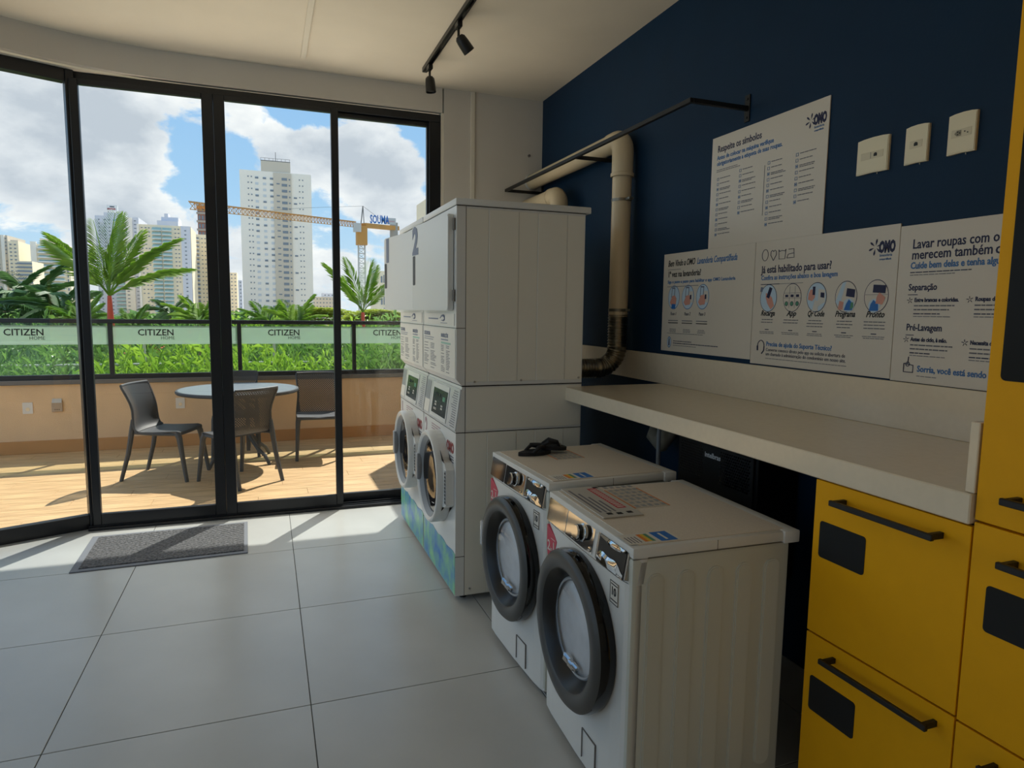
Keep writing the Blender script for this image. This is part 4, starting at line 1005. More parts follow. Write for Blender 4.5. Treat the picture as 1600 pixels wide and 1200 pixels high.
P_(b, 'Sorria, você está sendo', .031, .108, .521, inkB, bold=0.00074, fit=.245); P_(b, 'filmado', .031, .362, .521, inkB, bold=0.00074); lines(b, -.108, -.538, 1, .10, inkG, .0025)
b.build('lettering', inkN, t)
b = newprint(); outline(b, [(.055, .495), (.055, .526), (.092, .526), (.092, .500), (.055, .495)], .0018); outline(b, [(.070, .495), (.072, .470)], .0018); outline(b, [(.070+.008*cos(R(a)), .497+.008*sin(R(a))) for a in range(0, 361, 45)], .0014)
b.build('camera_icon', inkN, t)

# ------------------------------------------------------------------ beyond the terrace: planting
frondM = {k: leafmat('palm_leaf_'+k, a, c, t_) for k, a, c, t_ in (('bright', '#6f9a2c', '#a9c84e', .5), ('dark', '#3f6b3a', '#6f9555', .4), ('mid', '#5c8c34', '#93b84c', .45))}
bushM = {'bright': leafmat('bush_leaf_bright', '#6fa02c', '#b4d450', .5), 'mid': leafmat('bush_leaf_mid', '#55823a', '#8fb65a', .45), 'lime': leafmat('canopy_leaf_lime', '#93a82c', '#c8cf48', .5)}
redTrunk = mat('red_crownshaft', '#c8452c', .45, noise=.12, nscale=8); barkM = mat('grey_bark', '#8a7d68', .9, noise=.2, nscale=12)
def frond_mesh(L, droop, nl, lw, ll, up=.0, seed=0):
    rnd = random.Random(seed); b = MB(); pts = []
    for k in range(13):
        s_ = k/12; pts.append(Vector((L*s_*(1-.12*droop*s_), 0, L*(up*s_) - droop*L*s_**2*.55)))
    b.tube(pts, [.012*(1-.75*k/12)*max(1, L) for k in range(13)], 4, None, False)
    for i in range(nl):
        s_ = .12+.88*(i+.5)/nl; k = min(11, int(s_*12)); p = pts[k].lerp(pts[k+1], s_*12-k); d = (pts[k+1]-pts[k]).normalized()
        l_ = ll*(sin(pi*min(1, .18+.82*s_))**.6*.9+.12)
        for sg in (-1, 1):
            side = Vector((0, sg, 0)); dr = (side*(.75)+d*(.62+.5*s_)+Vector((0, 0, .28-rnd.uniform(.0, .25)))).normalized()
            e_ = p+dr*l_+Vector((0, 0, -l_*.22*(1+droop))); m_ = p+dr*l_*.55; wv = d*lw*.5
            b.add([p, m_-wv, e_, m_+wv], [(0, 1, 2), (0, 2, 3)])
    return b
def palm(name, label, base, htrunk, rtrunk, L, nf, key, droop=.6, seed=0, red=False, group=None, nl=36, up0=1.25, up1=-.1, ll=.42):
    rnd = random.Random(seed); t = thing(name, label, 'palm tree', base, group=group)
    b = MB(); hs = htrunk*(.62 if red else 1)
    b.tube([(0, 0, 0), (0, 0, hs*.5), (0, 0, hs)], [rtrunk*1.2, rtrunk, rtrunk*.95], 10); b.build('trunk', barkM, t)
    if red: b = MB(); b.tube([(0, 0, hs), (0, 0, hs+(htrunk-hs)*.5), (0, 0, htrunk)], [rtrunk*1.15, rtrunk*1.1, rtrunk*.6], 12); b.build('crownshaft', redTrunk, t)
    protos = []
    for v in range(3): protos.append(None)
    for i in range(nf):
        v = i % 3; s_ = i/(nf-1); a = i*137.5+rnd.uniform(-12, 12); el = up0+(up1-up0)*s_
        if protos[v] is None:
            b = frond_mesh(L, droop*(.7+.35*v), nl, (.005*L+.005), ll*L, 0, seed+v); protos[v] = b.build('frond', frondM[key], t, (0, 0, htrunk)); o = protos[v]
        else: o = share(protos[v], 'frond', t, (0, 0, htrunk))
        o.rotation_euler = (rnd.uniform(-.3, .3), -el, R(a)); k = rnd.uniform(.85, 1.1); o.scale = (k, k, k)
    return t
GZ = -1.2     # level of the planting bed beyond the parapet
def pbase(px, py, Y, z=GZ): p = spot(px, py, Y); return (p.x, p.y, z), p.z
(bs, zt) = pbase(171, 462, 13); palm('red_stemmed_palm', 'feathery palm with bright red stem just beyond the railing, left of the doors\' meeting post', bs, zt-GZ, .055, 1.5, 9, 'bright', .35, 4, True, up0=1.5, up1=.62, nl=30, ll=.26)
(bs, zt) = pbase(567, 488, 13); palm('upright_palm', 'upright feathery palm below the crane beside the numbered stacks', bs, zt-GZ, .05, 1.15, 7, 'bright', .2, 9, True, up0=1.45, up1=.75, nl=28, ll=.26)
for i, (px, py, Y, L, key, lb) in enumerate((
    (10, 478, 16, 1.15, 'dark', 'dark drooping palm at the far left edge of the view'),
    (52, 470, 17, 1.25, 'dark', 'tall dark palm in front of the balconied far left block'),
    (95, 480, 15, 1.0, 'dark', 'dark shaggy palm just left of the red-stemmed palm'),
    (128, 498, 14, .6, 'mid', 'low green palm hugging the rail behind the leftmost door post'),
    (268, 485, 17, .6, 'dark', 'small dark palm in front of the balcony-fronted tower'),
    (312, 496, 12.5, .62, 'bright', 'bright yellow-green palm beside the doors\' meeting post'),
    (418, 500, 14, .6, 'mid', 'spiky green palm at the foot of the tall white tower'),
    (462, 502, 12.5, .62, 'bright', 'small bright palm rising right of the tall white tower\'s foot'),
    (208, 508, 15, .6, 'mid', 'low palm fronds between the red-stemmed palm and the balcony tower'))):
    (bs, zt) = pbase(px, py, Y); palm('garden_palm', lb, bs, max(.3, zt-GZ-.1), .06, L, 12, key, .9 if key == 'dark' else .5, 20+i, False, group='palms beyond the balustrade', nl=24, up1=-.25 if key == 'dark' else .1, ll=.34)

def bush_mesh(n, w_, h_, d_, l_, seed, blade=.22):
    rnd = random.Random(seed); b = MB()
    for _ in range(n):
        s_ = rnd.random()**.7; x_ = rnd.uniform(-w_, w_); y_ = rnd.uniform(-d_, d_); hz = h_*(1-.35*(x_/w_)**2-.25*(y_/d_)**2)*s_
        p = Vector((x_, y_, hz)); a = rnd.uniform(0, 2*pi); el = rnd.uniform(-.4, 1.1); dr = Vector((cos(a)*cos(el), sin(a)*cos(el), sin(el)))
        ln = l_*rnd.uniform(.6, 1.3); sd_ = dr.cross(Vector((rnd.uniform(-.3, .3), rnd.uniform(-.3, .3), 1))).normalized()*ln*blade*.5
        b.add([p, p+dr*ln*.45-sd_, p+dr*ln-Vector((0, 0, ln*.25)), p+dr*ln*.45+sd_], [(0, 1, 2), (0, 2, 3)])
    return b
bp = [bush_mesh(3400, .85, 1.0, 1.0, .10, 1, .35), bush_mesh(2800, .85, 1.0, 1.0, .15, 2, .24), bush_mesh(3400, .85, 1.0, 1.0, .085, 3, .45)]
bobj = {}
def bush(px, Y, ztop, kind, v, sc, label, group='shrubs beyond the balustrade'):
    p = spot(px, 540, Y); t = thing('garden_shrub', label, 'shrub', (p.x, p.y, GZ), R(random.uniform(-25, 25)), group)
    hh = ztop-GZ
    key = (kind, v)
    if key not in bobj: bobj[key] = bp[v].build('foliage', bushM[kind], t); o = bobj[key]
    else: o = share(bobj[key], 'foliage', t)
    o.scale = (sc, sc, hh)
    b = MB()
    for k in range(4): a = k*1.6; b.tube([(cos(a)*.06, sin(a)*.06, 0), (cos(a)*.2, sin(a)*.15, hh*.6)], .012, 5)
    b.build('stems', barkM, t)
random.seed(21)
row = [(-60, 9.6, .98, 'mid', 1), (15, 9.6, .95, 'mid', 0), (90, 9.7, .97, 'mid', 2), (205, 9.5, 1.05, 'bright', 1), (300, 9.5, 1.1, 'bright', 1), (400, 9.5, 1.08, 'bright', 1), (455, 9.6, .93, 'bright', 0), (520, 9.6, .95, 'bright', 0), (590, 9.5, 1.1, 'mid', 1), (640, 9.7, 1.15, 'mid', 1),
       (-20, 11.3, 1.12, 'mid', 2), (70, 11.3, 1.13, 'mid', 0), (150, 11.2, 1.15, 'mid', 1), (340, 11.2, 1.28, 'mid', 1), (440, 11.3, 1.2, 'mid', 2), (510, 11.2, 1.2, 'mid', 1), (570, 11.2, 1.25, 'mid', 0), (650, 11.2, 1.3, 'mid', 2),
       (0, 14, 1.40, 'mid', 2), (95, 14, 1.35, 'mid', 1), (190, 14.4, 1.30, 'mid', 2), (290, 15, 1.35, 'mid', 1), (370, 14.2, 1.42, 'bright', 2), (430, 14, 1.45, 'bright', 1), (500, 15, 1.42, 'mid', 2), (560, 14.5, 1.42, 'bright', 2), (620, 14.6, 1.45, 'mid', 1)]
where = {9: 'against the railing', 11: 'in the second row', 14: 'in the third row', 15: 'in the back row'}
def under(px):
    for lim, s_ in ((-10, 'beyond the left edge'), (50, 'below the first railing lettering'), (110, 'left of the red-stemmed palm'), (180, 'under the red-stemmed palm'), (240, 'below the second railing lettering'), (310, 'left of the doors\' meeting post'), (372, 'just right of the doors\' meeting post'), (435, 'behind the back terrace chair'), (480, 'below the third railing lettering'), (530, 'behind the right terrace chair'), (585, 'below the fourth railing lettering'), (615, 'beside the first stack'), (900, 'behind the numbered stacks')):
        if px <= lim: return s_
for (px, Y, zt, kind, v) in row:
    bush(px, Y, zt, kind, v, 1.0 if Y < 10 else 1.25, '%s leafy shrub %s, %s' % ({'mid': 'green', 'bright': 'lime'}[kind], where[int(Y)], under(px)))
# flat-topped lime green tree
def flat_tree(px, py, Y, w_, label, seed):
    rnd = random.Random(seed); p = spot(px, py, Y); g0 = -6; t = thing('flat_topped_tree', label, 'tree', (p.x, p.y, g0)); hh = p.z-g0
    b = MB()
    for (dx, dz) in ((-.7, .9), (-.2, .96), (.3, .93), (.75, .88)): b.tube([(0, 0, 0), (dx*w_*.15, 0, hh*.6), (dx*w_, 0, hh*dz)], [.3, .2, .06], 7)
    b.build('trunk', barkM, t); b = MB()
    for _ in range(3500):
        x_ = rnd.gauss(0, .5)*w_; y_ = rnd.uniform(-1, 1)*w_*.5; x_ = max(-w_*1.1, min(w_*1.1, x_)); lay = rnd.choice((0, .35, .8)); z_ = hh*.97-lay*1.2-(x_/w_)**2*1.0+rnd.uniform(-.2, .2)
        a = rnd.uniform(0, 6.28); l_ = rnd.uniform(.25, .5); d = Vector((cos(a), sin(a), rnd.uniform(-.2, .3)))*l_; q = Vector((-sin(a), cos(a), .1))*l_*.3; c = Vector((x_, y_, z_))
        b.add([c-d, c-q, c+d, c+q], [(0, 1, 2, 3)])
    b.build('canopy', bushM['lime'], t)
flat_tree(505, 480, 60, 4.6, 'broad flat-topped lime green tree right of the tall white tower\'s foot', 5)
flat_tree(590, 483, 55, 3.6, 'flat-topped lime green tree between upright palm and the first stack', 6)
def round_tree(px, py, Y, w_, label, seed, kind='mid'):
    rnd = random.Random(seed); p = spot(px, py, Y); g0 = -7; t = thing('broadleaf_tree', label, 'tree', (p.x, p.y, g0), group='round trees among the towers'); hh = p.z-g0
    b = MB(); b.tube([(0, 0, 0), (0, 0, hh*.7)], [.25, .15], 7); b.build('trunk', barkM, t); b = MB()
    for _ in range(1400):
        v = Vector((rnd.gauss(0, 1), rnd.gauss(0, 1), rnd.gauss(0, 1))).normalized()*rnd.uniform(.6, 1)**.5; c = Vector((v.x*w_, v.y*w_*.8, hh-w_*.55+v.z*w_*.55)); l_ = rnd.uniform(.25, .5)
        a = rnd.uniform(0, 6.28); d = Vector((cos(a), sin(a), rnd.uniform(-.6, .6)))*l_; q = Vector((-sin(a), cos(a), .3))*l_*.5
        b.add([c-d, c-q, c+d, c+q], [(0, 1, 2, 3)])
    b.build('canopy', bushM[kind], t)
for i, (px, py, Y, w_, lb) in enumerate(((20, 478, 50, 4, 'round tree behind the dark palms at far left'), (110, 484, 50, 4, 'round tree behind the red-stemmed palm\'s left fronds'), (225, 487, 55, 4.2, 'round tree at the foot of the balcony-fronted tower'), (300, 482, 52, 3.5, 'round tree left of the doors\' meeting post'), (385, 487, 50, 3.5, 'round tree at the foot of the tall white tower'), (640, 487, 60, 5, 'round tree hidden behind the stacks'))):
    round_tree(px, py, Y, w_, lb, 40+i)
# ground and street level
b = MB(); b.box(-400, 400, 8.44, 900, -9.2, -9); tag(b.build('ground', mat('dusty_city_ground', '#a39c88', .95, noise=.2, nscale=.3)), kind='structure')
b = MB(); b.box(-30, 30, 8.44, 16.5, -2.0, GZ); tag(b.build('planting_bed', mat('soil', '#4c4a30', .95, noise=.3, nscale=3)), kind='structure')
t = thing('garden_fence', 'pale horizontal pipe fence among the shrubs beyond the railing', 'fence', (0, 10.4, GZ))
for z_ in (1.95, 2.25): b = MB(); b.cyl((-5.5, 0, z_), (4, 0, z_), .018, 8); b.build('pipe_rail', mat('pale_pipe', '#c9ccc4', .5), t)
for k in range(6): b = MB(); b.cyl((-5+k*1.7, 0, 0), (-5+k*1.7, 0, 2.27), .02, 8); b.build('post', MATS['pale_pipe'], t)
# tiled roof far below
p = spot(246, 548, 30); t = thing('tiled_roof_house', 'low house with orange tiled roof seen through the balustrade glass', 'house', (p.x, p.y, -9))
hz = p.z+9; b = MB(); b.box(-2.0, 2.0, 0, 5, 0, hz-.6); b.build('walls', mat('house_wall', '#d8c8b0', .9), t)
orT = mat('orange_roof_tile', '#c8744a', .85, noise=.15, nscale=5); b = MB()
b.add([(-2.4, -.3, hz-.6), (2.4, -.3, hz-.6), (2.0, 2.5, hz+.7), (-1.0, 2.5, hz+.7), (-2.4, 5.3, hz-.6), (2.4, 5.3, hz-.6)], [(0, 1, 2, 3), (3, 2, 5, 4), (0, 3, 4), (1, 5, 2)]); rf = b.build('roof', orT, t)
b = MB()
for k in range(20): x_ = -2.3+.235*k; b.tube([(x_, -.32, hz-.58), (-.9+(x_+2.3)*.6, 2.4, hz+.68)], .05, 6)
b.build('tile_rows', orT, rf, kind='stuff')

# ------------------------------------------------------------------ the city
GB = -9.0
winD = mat('dark_window', '#808a94', .25); winL = mat('pale_shutter', '#d5d8da', .7); winT = mat('teal_balcony_glass', '#a3c4c4', .2)
def facade(name, label, px0, px1, pytop, Y, depth, wallm, yaw=0, group='towers of the city skyline'):
    a, c = spot(px0, pytop, Y), spot(px1, pytop, Y); cx = (a.x+c.x)/2; w_ = (c.x-a.x); zt = (a.z+c.z)/2
    az = math.atan2(cx, Y)
    t = thing(name, label, 'building', (cx, Y, GB), R(yaw)-0*az, group); H_ = zt-GB
    b = MB(); b.box(-w_/2, w_/2, 0, depth, 0, H_); b.build('walls', wallm, t)
    return t, w_, H_
def block(t, x0, x1, y0, y1, z0, z1, m_, name='roof_block'):
    b = MB(); b.box(x0, x1, y0, y1, z0, z1); return b.build(name, m_, t)
def windows(t, xs, z0, z1, dz, w_, h_, m_, jitter=0, y=-.0, name='windows', prot=.12, prob=1, seed=1):
    rnd = random.Random(seed); b = MB(); z_ = z1
    while z_ > z0:
        for x_ in xs:
            if rnd.random() <= prob: b.box(x_-w_/2, x_+w_/2, y-prot, y+.02, z_-h_, z_)
        z_ -= dz
    return b.build(name, m_, t, kind='stuff')
cW = mat('white_tower_render', '#fdf3e4', .9, noise=.02, nscale=.05); cG = mat('greige_tower_render', '#d8cbb8', .9); cB = mat('bluish_tower_render', '#e0e0e8', .9)
cY = mat('cream_tower_render', '#fbeacb', .9); cR = mat('brick_frame', '#b07a68', .9); slabM = mat('pale_slab', '#f2f2f0', .9)
# tall white tower
t, w_, H_ = facade('apartment_tower', 'tallest white apartment tower with grey central bay and rooftop block', 374, 486, 269, 300, 20, cW)
s_ = w_/112.
hg = H_; z0 = 0
block(t, -w_/2+52*s_, -w_/2+80*s_, -.6, 2, 0, H_-.3, cG, 'grey_bay'); block(t, -w_/2+33*s_, -w_/2+79*s_, .2, 12, H_, H_+17*s_, cG, 'rooftop_block')
b = MB(); b.box(-w_/2+33*s_, -w_/2+79*s_, .2, 12, H_+17*s_, H_+17*s_+.3)
for k in range(8): b.cyl((-w_/2+(33+6.4*k)*s_, .3, H_+17*s_), (-w_/2+(33+6.4*k)*s_, .3, H_+17*s_+1.2), .07, 5)
b.rbar([(-w_/2+33*s_, .3, H_+17*s_+1.2), (-w_/2+79*s_, .3, H_+17*s_+1.2)], .1, .1); b.cyl((-w_/2+56*s_, .3, H_+17*s_), (-w_/2+56*s_, .3, H_+32*s_), .12, 5)
b.build('roof_railing', capM, t)
dz = 9.55*s_
windows(t, [-w_/2+13*s_, -w_/2+18*s_], 8, H_-9*s_, dz, 2*s_, 2.0*s_, winD)
windows(t, [-w_/2+93*s_, -w_/2+98*s_], 8, H_-9*s_, dz, 1.8*s_, 2.0*s_, winD)
windows(t, [-w_/2+26*s_, -w_/2+38*s_, -w_/2+49*s_], 8, H_-9*s_, dz, 5*s_, 4*s_, winL, seed=2)
windows(t, [-w_/2+26*s_, -w_/2+38*s_, -w_/2+49*s_, ], 8, H_-10*s_, dz, 5*s_, 2.6*s_, winD, prob=.55, seed=3, prot=.2)
windows(t, [-w_/2+59*s_], 8, H_-18*s_, dz, 5*s_, 2*s_, winD, y=-.6, prob=.8); windows(t, [-w_/2+69*s_], 8, H_-9*s_, dz, 8.5*s_, 4.2*s_, winD, y=-.6)
windows(t, [-w_/2+77*s_], 8, H_-10*s_, dz, 2.4*s_, 2.4*s_, winD, y=-.6); windows(t, [-w_/2+86*s_], 8, H_-10*s_, dz, 5*s_, 2.6*s_, winD, prob=.45, seed=6)
# balcony-fronted cream tower
t, w_, H_ = facade('balcony_tower', 'cream tower with two columns of teal glass balconies', 214, 297, 352, 230, 18, cY); s_ = w_/83.
block(t, -w_/2, -w_/2+3*s_, -.5, 1, 0, H_, cW, 'white_edge'); block(t, w_/2-15*s_, w_/2, -.3, 1, 0, H_, cB, 'blue_grey_side')
block(t, -w_/2+31*s_, -w_/2+64*s_, 0, 9, H_, H_+8*s_, cB); block(t, -w_/2+37*s_, -w_/2+64*s_, 1, 9, H_+8*s_, H_+15*s_, cB); block(t, -w_/2+42*s_, -w_/2+48*s_, 1, 6, H_+15*s_, H_+21*s_, cB)
z_ = H_-4*s_; first = None; fb = None
while z_ > 6:
    for u in (23, 39):
        if first is None:
            b = MB(); b.box(-7.3*s_, 7.3*s_, -1.4, 0, -6.4*s_, -5.4*s_); first = b.build('balcony', slabM, t, (-w_/2+(u+7)*s_, 0, z_))
            b = MB(); b.box(-7*s_, 7*s_, -1.42, -1.3, -5.4*s_, -3.3*s_); fb = b.build('balcony_glass', winT, first)
            b = MB(); b.box(-7*s_, 7*s_, -.1, 0, -3.4*s_, -.4*s_); fw = b.build('window_band', winT, first)
        else:
            o = share(first, 'balcony', t, (-w_/2+(u+7)*s_, 0, z_)); share(fb, 'balcony_glass', o); share(fw, 'window_band', o)
    z_ -= 7.05*s_
windows(t, [-w_/2+7*s_, -w_/2+13*s_, -w_/2+18*s_, -w_/2+59*s_, -w_/2+64*s_], 6, H_-5*s_, 7.05*s_, 2.6*s_, 1.6*s_, winD, prob=.85); windows(t, [w_/2-8*s_], 6, H_-7*s_, 7.05*s_, 3*s_, 1.8*s_, winD, y=-.3)
# bluish tower behind the palm
t, w_, H_ = facade('bluish_tower', 'pale bluish tower with a rooftop sign behind the red-stemmed palm', 148, 216, 338, 260, 18, cB); s_ = w_/68.
block(t, -w_/2+14*s_, -w_/2+44*s_, 0, 8, H_, H_+6*s_, cB)
b = MB(); b.box(-w_/2+19*s_, -w_/2+36*s_, -.1, .5, H_+8*s_, H_+19*s_, slabM); sg = b.build('roof_sign', slabM, t)
b = MB(); b.text('MATHIS', 3.9*s_, facing_minus_y(-w_/2+20*s_, -.2, H_+11*s_), redP, xs=.95, depth=.02, bold=.02); b.box(-w_/2+24*s_, -w_/2+31*s_, -.2, -.1, H_+15.5*s_, H_+17*s_, inkN); b.build('lettering', redP, sg)
b = MB(); b.cyl((-w_/2+21*s_, .2, H_), (-w_/2+21*s_, .2, H_+9*s_), .1, 5); b.cyl((-w_/2+34*s_, .2, H_), (-w_/2+34*s_, .2, H_+9*s_), .1, 5); b.build('sign_posts', capM, t)
b = MB(); z_ = H_-6*s_
while z_ > 6: b.box(-w_/2+28*s_, -w_/2+43*s_, -.6, 0, z_-3.4*s_, z_, winT); b.box(-w_/2+27.5*s_, -w_/2+43.5*s_, -1, 0, z_-4.4*s_, z_-3.4*s_, slabM); z_ -= 6.6*s_
b.build('balcony_stack', winT, t, kind='stuff'); block(t, -w_/2+43*s_, -w_/2+58*s_, -.8, 1, 0, H_-1*s_, cW, 'white_bay')
windows(t, [-w_/2+48*s_, -w_/2+63*s_], 6, H_-6*s_, 6.6*s_, 3.6*s_, 1.6*s_, winD, y=-.8); windows(t, [-w_/2+6*s_, -w_/2+15*s_, -w_/2+22*s_], 6, H_-6*s_, 6.6*s_, 2.4*s_, 1.8*s_, winD)
# right neighbour
t, w_, H_ = facade('grey_balcony_tower', 'grey-cream tower right of the balcony-fronted one, below the unfinished tower', 298, 352, 367, 252, 14, cY); s_ = w_/54.
block(t, 0, w_/2, -2, 1, 0, H_-4*s_, cW, 'white_bay'); b = MB(); z_ = H_-5*s_
while z_ > 6: b.box(-w_/2+2*s_, -w_/2+12*s_, -.5, 0, z_-3.4*s_, z_, winD); b.box(-w_/2+2*s_, -w_/2+13*s_, -1, 0, z_-4.6*s_, z_-3.4*s_, slabM); z_ -= 7.1*s_
b.build('balcony_stack', winD, t, kind='stuff'); windows(t, [-w_/2+17*s_, -w_/2+22*s_], 6, H_-6*s_, 7.1*s_, 2*s_, 1.6*s_, winD)
# unfinished tower
t, w_, H_ = facade('unfinished_tower', 'unfinished tower of brick-brown floors under scaffolding, left of the tall white tower', 308, 330, 319, 330, 14, cR); s_ = w_/22.
b = MB(); z_ = H_
while z_ > 6:
    b.box(-w_/2-.4, w_/2+.4, -.7, 0, z_-.9, z_, mat('scaffold_board', '#b7a99c', .9)); z_ -= 3.6
b.build('floor_slabs', MATS['scaffold_board'], t, kind='stuff'); windows(t, [-w_/2+3*s_, -w_/2+8*s_, -w_/2+13*s_], 8, H_-1.4, 3.6, 3*s_, 1.9, winD)
b = MB(); b.box(-w_/2-.3, w_/2+.3, -.8, 1, H_-2.2, H_-1, orangeP); b.build('safety_band', orangeP, t)
# left group
t, w_, H_ = facade('striped_block', 'white block with long balconies and rooftop box at left, above the dark palms', 48, 107, 382, 190, 14, cY, 8); s_ = w_/59.
block(t, -w_/2+14*s_, -w_/2+40*s_, 1, 8, H_, H_+11*s_, cY); block(t, -w_/2, -w_/2+9*s_, -.3, 1, 0, H_+.5, cW, 'white_edge'); z_ = H_-3*s_; first = None
while z_ > 6:
    if first is None:
        b = MB(); b.box(-20*s_, 20*s_, -1.6, 0, -5.6*s_, -3.8*s_); first = b.build('balcony', slabM, t, (-w_/2+31*s_, 0, z_)); b = MB(); b.box(-19*s_, 18*s_, -.12, 0, -3.8*s_, -.6*s_); fw = b.build('window_band', winT, first)
    else: o = share(first, 'balcony', t, (-w_/2+31*s_, 0, z_)); share(fw, 'window_band', o)
    z_ -= 8.2*s_
windows(t, [w_/2-4*s_], 6, H_-5*s_, 8.2*s_, 2*s_, 5*s_, winD)
t, w_, H_ = facade('narrow_left_tower', 'grey tower cut by the left edge of the view', -14, 11, 367, 210, 14, cG); s_ = w_/25.
windows(t, [-w_/2+10*s_, -w_/2+16*s_, -w_/2+22*s_], 6, H_-5*s_, 7*s_, 2.4*s_, 2*s_, winD, prob=.8); block(t, w_/2-9*s_, w_/2-4*s_, -.6, 0, 0, H_, cW, 'white_fin')
t, w_, H_ = facade('cream_left_tower', 'cream slim tower second from the left edge', 12, 28, 377, 200, 12, cY); s_ = w_/16.
windows(t, [-w_/2+4*s_, -w_/2+11*s_], 6, H_-5*s_, 7*s_, 3*s_, 2*s_, winD); block(t, -w_/2+2*s_, w_/2-2*s_, 1, 6, H_, H_+3*s_, cG)
t, w_, H_ = facade('grey_left_tower', 'small grey tower behind the long low block at left', 26, 44, 387, 300, 12, cB); s_ = w_/18.
windows(t, [-w_/2+3*s_, -w_/2+10*s_, -w_/2+14*s_], 6, H_-4*s_, 6*s_, 3*s_, 2.6*s_, winD)
t, w_, H_ = facade('low_cream_block', 'low cream block with banded floors between the left towers', 27, 50, 408, 172, 8, cY); s_ = w_/23.
b = MB(); z_ = H_-3*s_
while z_ > 4: b.box(-w_/2, w_/2, -.3, 0, z_-3*s_, z_, winD); z_ -= 7*s_
b.build('window_bands', winD, t, kind='stuff')
for (a0, a1, py, Y, lb, mm) in ((104, 116, 402, 240, 'slim cream tower just left of the leftmost door post', cY), (116, 134, 462, 300, 'low distant blocks behind the leftmost door post', cY), (359, 370, 426, 330, 'slim cream tower just right of the doors\' meeting post', cY), (368, 378, 438, 420, 'distant bluish block beside the tall white tower', cB), (488, 528, 464, 350, 'low long grey building right of the tall white tower', cG), (505, 522, 458, 360, 'small grey rooftop block behind the low long building', cB)):
    t, w_, H_ = facade('distant_block', lb, a0, a1, py, Y, 12, mm); s_ = w_/(a1-a0); windows(t, [-w_/2+w_*(k+.5)/max(2, int((a1-a0)/5)) for k in range(max(2, int((a1-a0)/5)))], 5, H_-2.5*s_, 6*s_, 2.2*s_, 1.8*s_, winD)
t, w_, H_ = facade('beige_block', 'beige block beside the first stack, with a column of dark windows', 592, 640, 424, 140, 12, cY); s_ = w_/48.
windows(t, [-w_/2+4*s_], 5, H_-8*s_, 17*s_, 2.5*s_, 10*s_, winD); windows(t, [-w_/2+8*s_], 5, H_-6*s_, 17*s_, 2*s_, 12*s_, winD)
t, w_, H_ = facade('low_beige_block', 'low beige wall building under the stack\'s left door', 603, 660, 483, 90, 10, cY); windows(t, [-w_/2+.25*w_], 5, H_-1.2, 5, .5, .4, winD)
t, w_, H_ = facade('hidden_tower', 'cream tower whose corner shows above the first stack', 665, 712, 313, 220, 14, cY); s_ = w_/47.
windows(t, [-w_/2+3*s_, -w_/2+12*s_], 6, H_-5*s_, 8*s_, 3*s_, 3*s_, winD)

# tower crane
crM = mat('crane_ochre', '#c8924a', .6); crW = mat('crane_white', '#c9c8c4', .6)
YC = 120.; base = spot(566, 470, YC); t = thing('tower_crane', 'ochre tower crane with long jib crossing in front of the tall white tower', 'crane', (base.x, YC, GB))
def cp(px, py, Y=YC): p = spot(px, py, Y); return Vector((p.x-base.x, Y-YC, p.z-GB))
def lattice(b, p0, p1, w_, n, m_, r_=.05, tri=False):
    p0, p1 = Vector(p0), Vector(p1); d = (p1-p0).normalized(); u_ = Vector((0, 1, 0)); v_ = d.cross(u_).normalized()
    cs = [(-1, -1), (1, -1), (1, 1), (-1, 1)] if not tri else [(-1, -1), (1, -1), (0, 1)]
    for (a, c) in cs: o_ = u_*a*w_/2+v_*c*w_/2; b.rbar([p0+o_, p1+o_], r_*2, r_*2, m_)
    for k in range(n):
        q0, q1 = p0.lerp(p1, k/n), p0.lerp(p1, (k+1)/n)
        for i in range(len(cs)):
            a, c = cs[i], cs[(i+1) % len(cs)]; oa = u_*a[0]*w_/2+v_*a[1]*w_/2; oc = u_*c[0]*w_/2+v_*c[1]*w_/2
            b.rbar([q0+oa, q1+oc], r_*1.2, r_*1.2, m_); b.rbar([q0+oa, q0+oc], r_*1.2, r_*1.2, m_)
topm = cp(566, 372)
b = MB(); lattice(b, (0, 0, 0), (0, 0, topm.z-1), 1.1, 26, crW, .07); b.build('mast', crW, t)
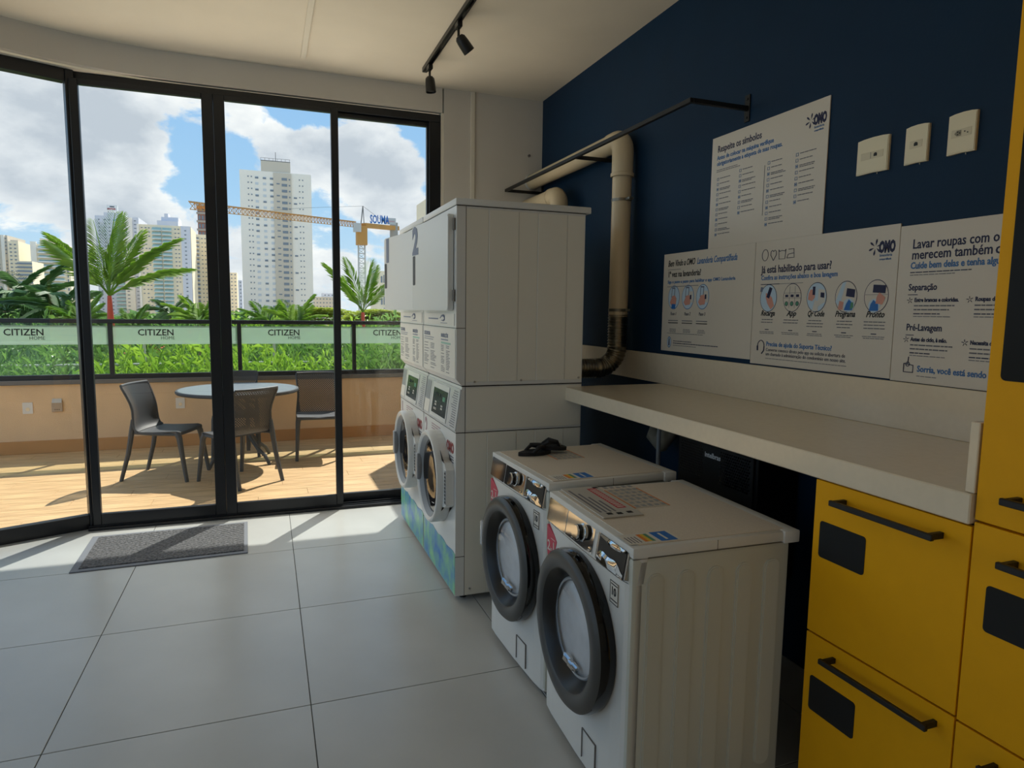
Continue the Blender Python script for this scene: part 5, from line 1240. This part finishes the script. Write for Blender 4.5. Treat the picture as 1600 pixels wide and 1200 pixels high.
b = MB(); b.box(-.9, .9, -.9, .9, topm.z-1.2, topm.z+2.0, crM); b.box(-1.5, -.2, -1.3, -.5, topm.z+.9, topm.z+2.4, crW); b.build('slewing_cab', crM, t)
j0 = cp(556, 351); j1 = cp(296, 321, 92)
b = MB(); lattice(b, j0, j1, .9, 44, crM, .045, True); b.build('jib', crM, t)
c0 = cp(568, 352); c1 = cp(620, 357, 126); b = MB(); b.rbar([c0, c1], 1.2, .75, crM); b.build('counter_jib', crM, t)
b = MB(); m_ = cp(617, 358, 125.6); b.box(m_.x-.8, m_.x+.4, m_.y-.8, m_.y+.8, m_.z-1.6, m_.z+1.1); b.build('counterweight', mat('concrete_weight', '#a9a59c', .9), t)
ap = cp(567, 322); b = MB(); b.rbar([cp(564, 350), ap], .16, .16); b.rbar([cp(569, 352), ap], .12, .12); b.build('apex', capM, t)
b = MB(); b.rbar([ap, cp(470, 325, 110)], .04, .04); b.rbar([cp(470, 325, 110), cp(400, 331, 103)], .04, .04); b.rbar([ap, cp(600, 347, 124)], .04, .04); b.build('pendant_line', capM, t)
s0 = cp(577, 351.5, 121); s1 = cp(597, 352, 123.3); b = MB(); b.text('SOUMA', 2.0, facing_minus_y(s0.x, s0.y-.9, s0.z+.25), blueP, bold=.05, depth=.05, xs=(s1.x-s0.x)/5.4); b.build('sign_letters', blueP, t)
s0 = cp(600, 352, 123.6); s1 = cp(615, 354, 125); b = MB(); b.box(s0.x, s1.x, s0.y-.9, s0.y-.8, s0.z+.1, s0.z+1.25, crW); sb = b.build('sign_board', crW, t)
b = MB(); b.box(s0.x+.25, s0.x+.5, s0.y-.93, s0.y-.9, s0.z+.4, s0.z+.9, redP); b.box(s0.x+.65, s1.x-.25, s0.y-.93, s0.y-.9, s0.z+.55, s0.z+.75, mat('faint_pink_print', '#c9a6a6', .6)); b.build('sign_print', redP, sb)

# drop unused helper empties
for o in list(bpy.data.objects):
    if o.type == 'EMPTY' and not any(c.parent == o for c in bpy.data.objects): bpy.data.objects.remove(o)
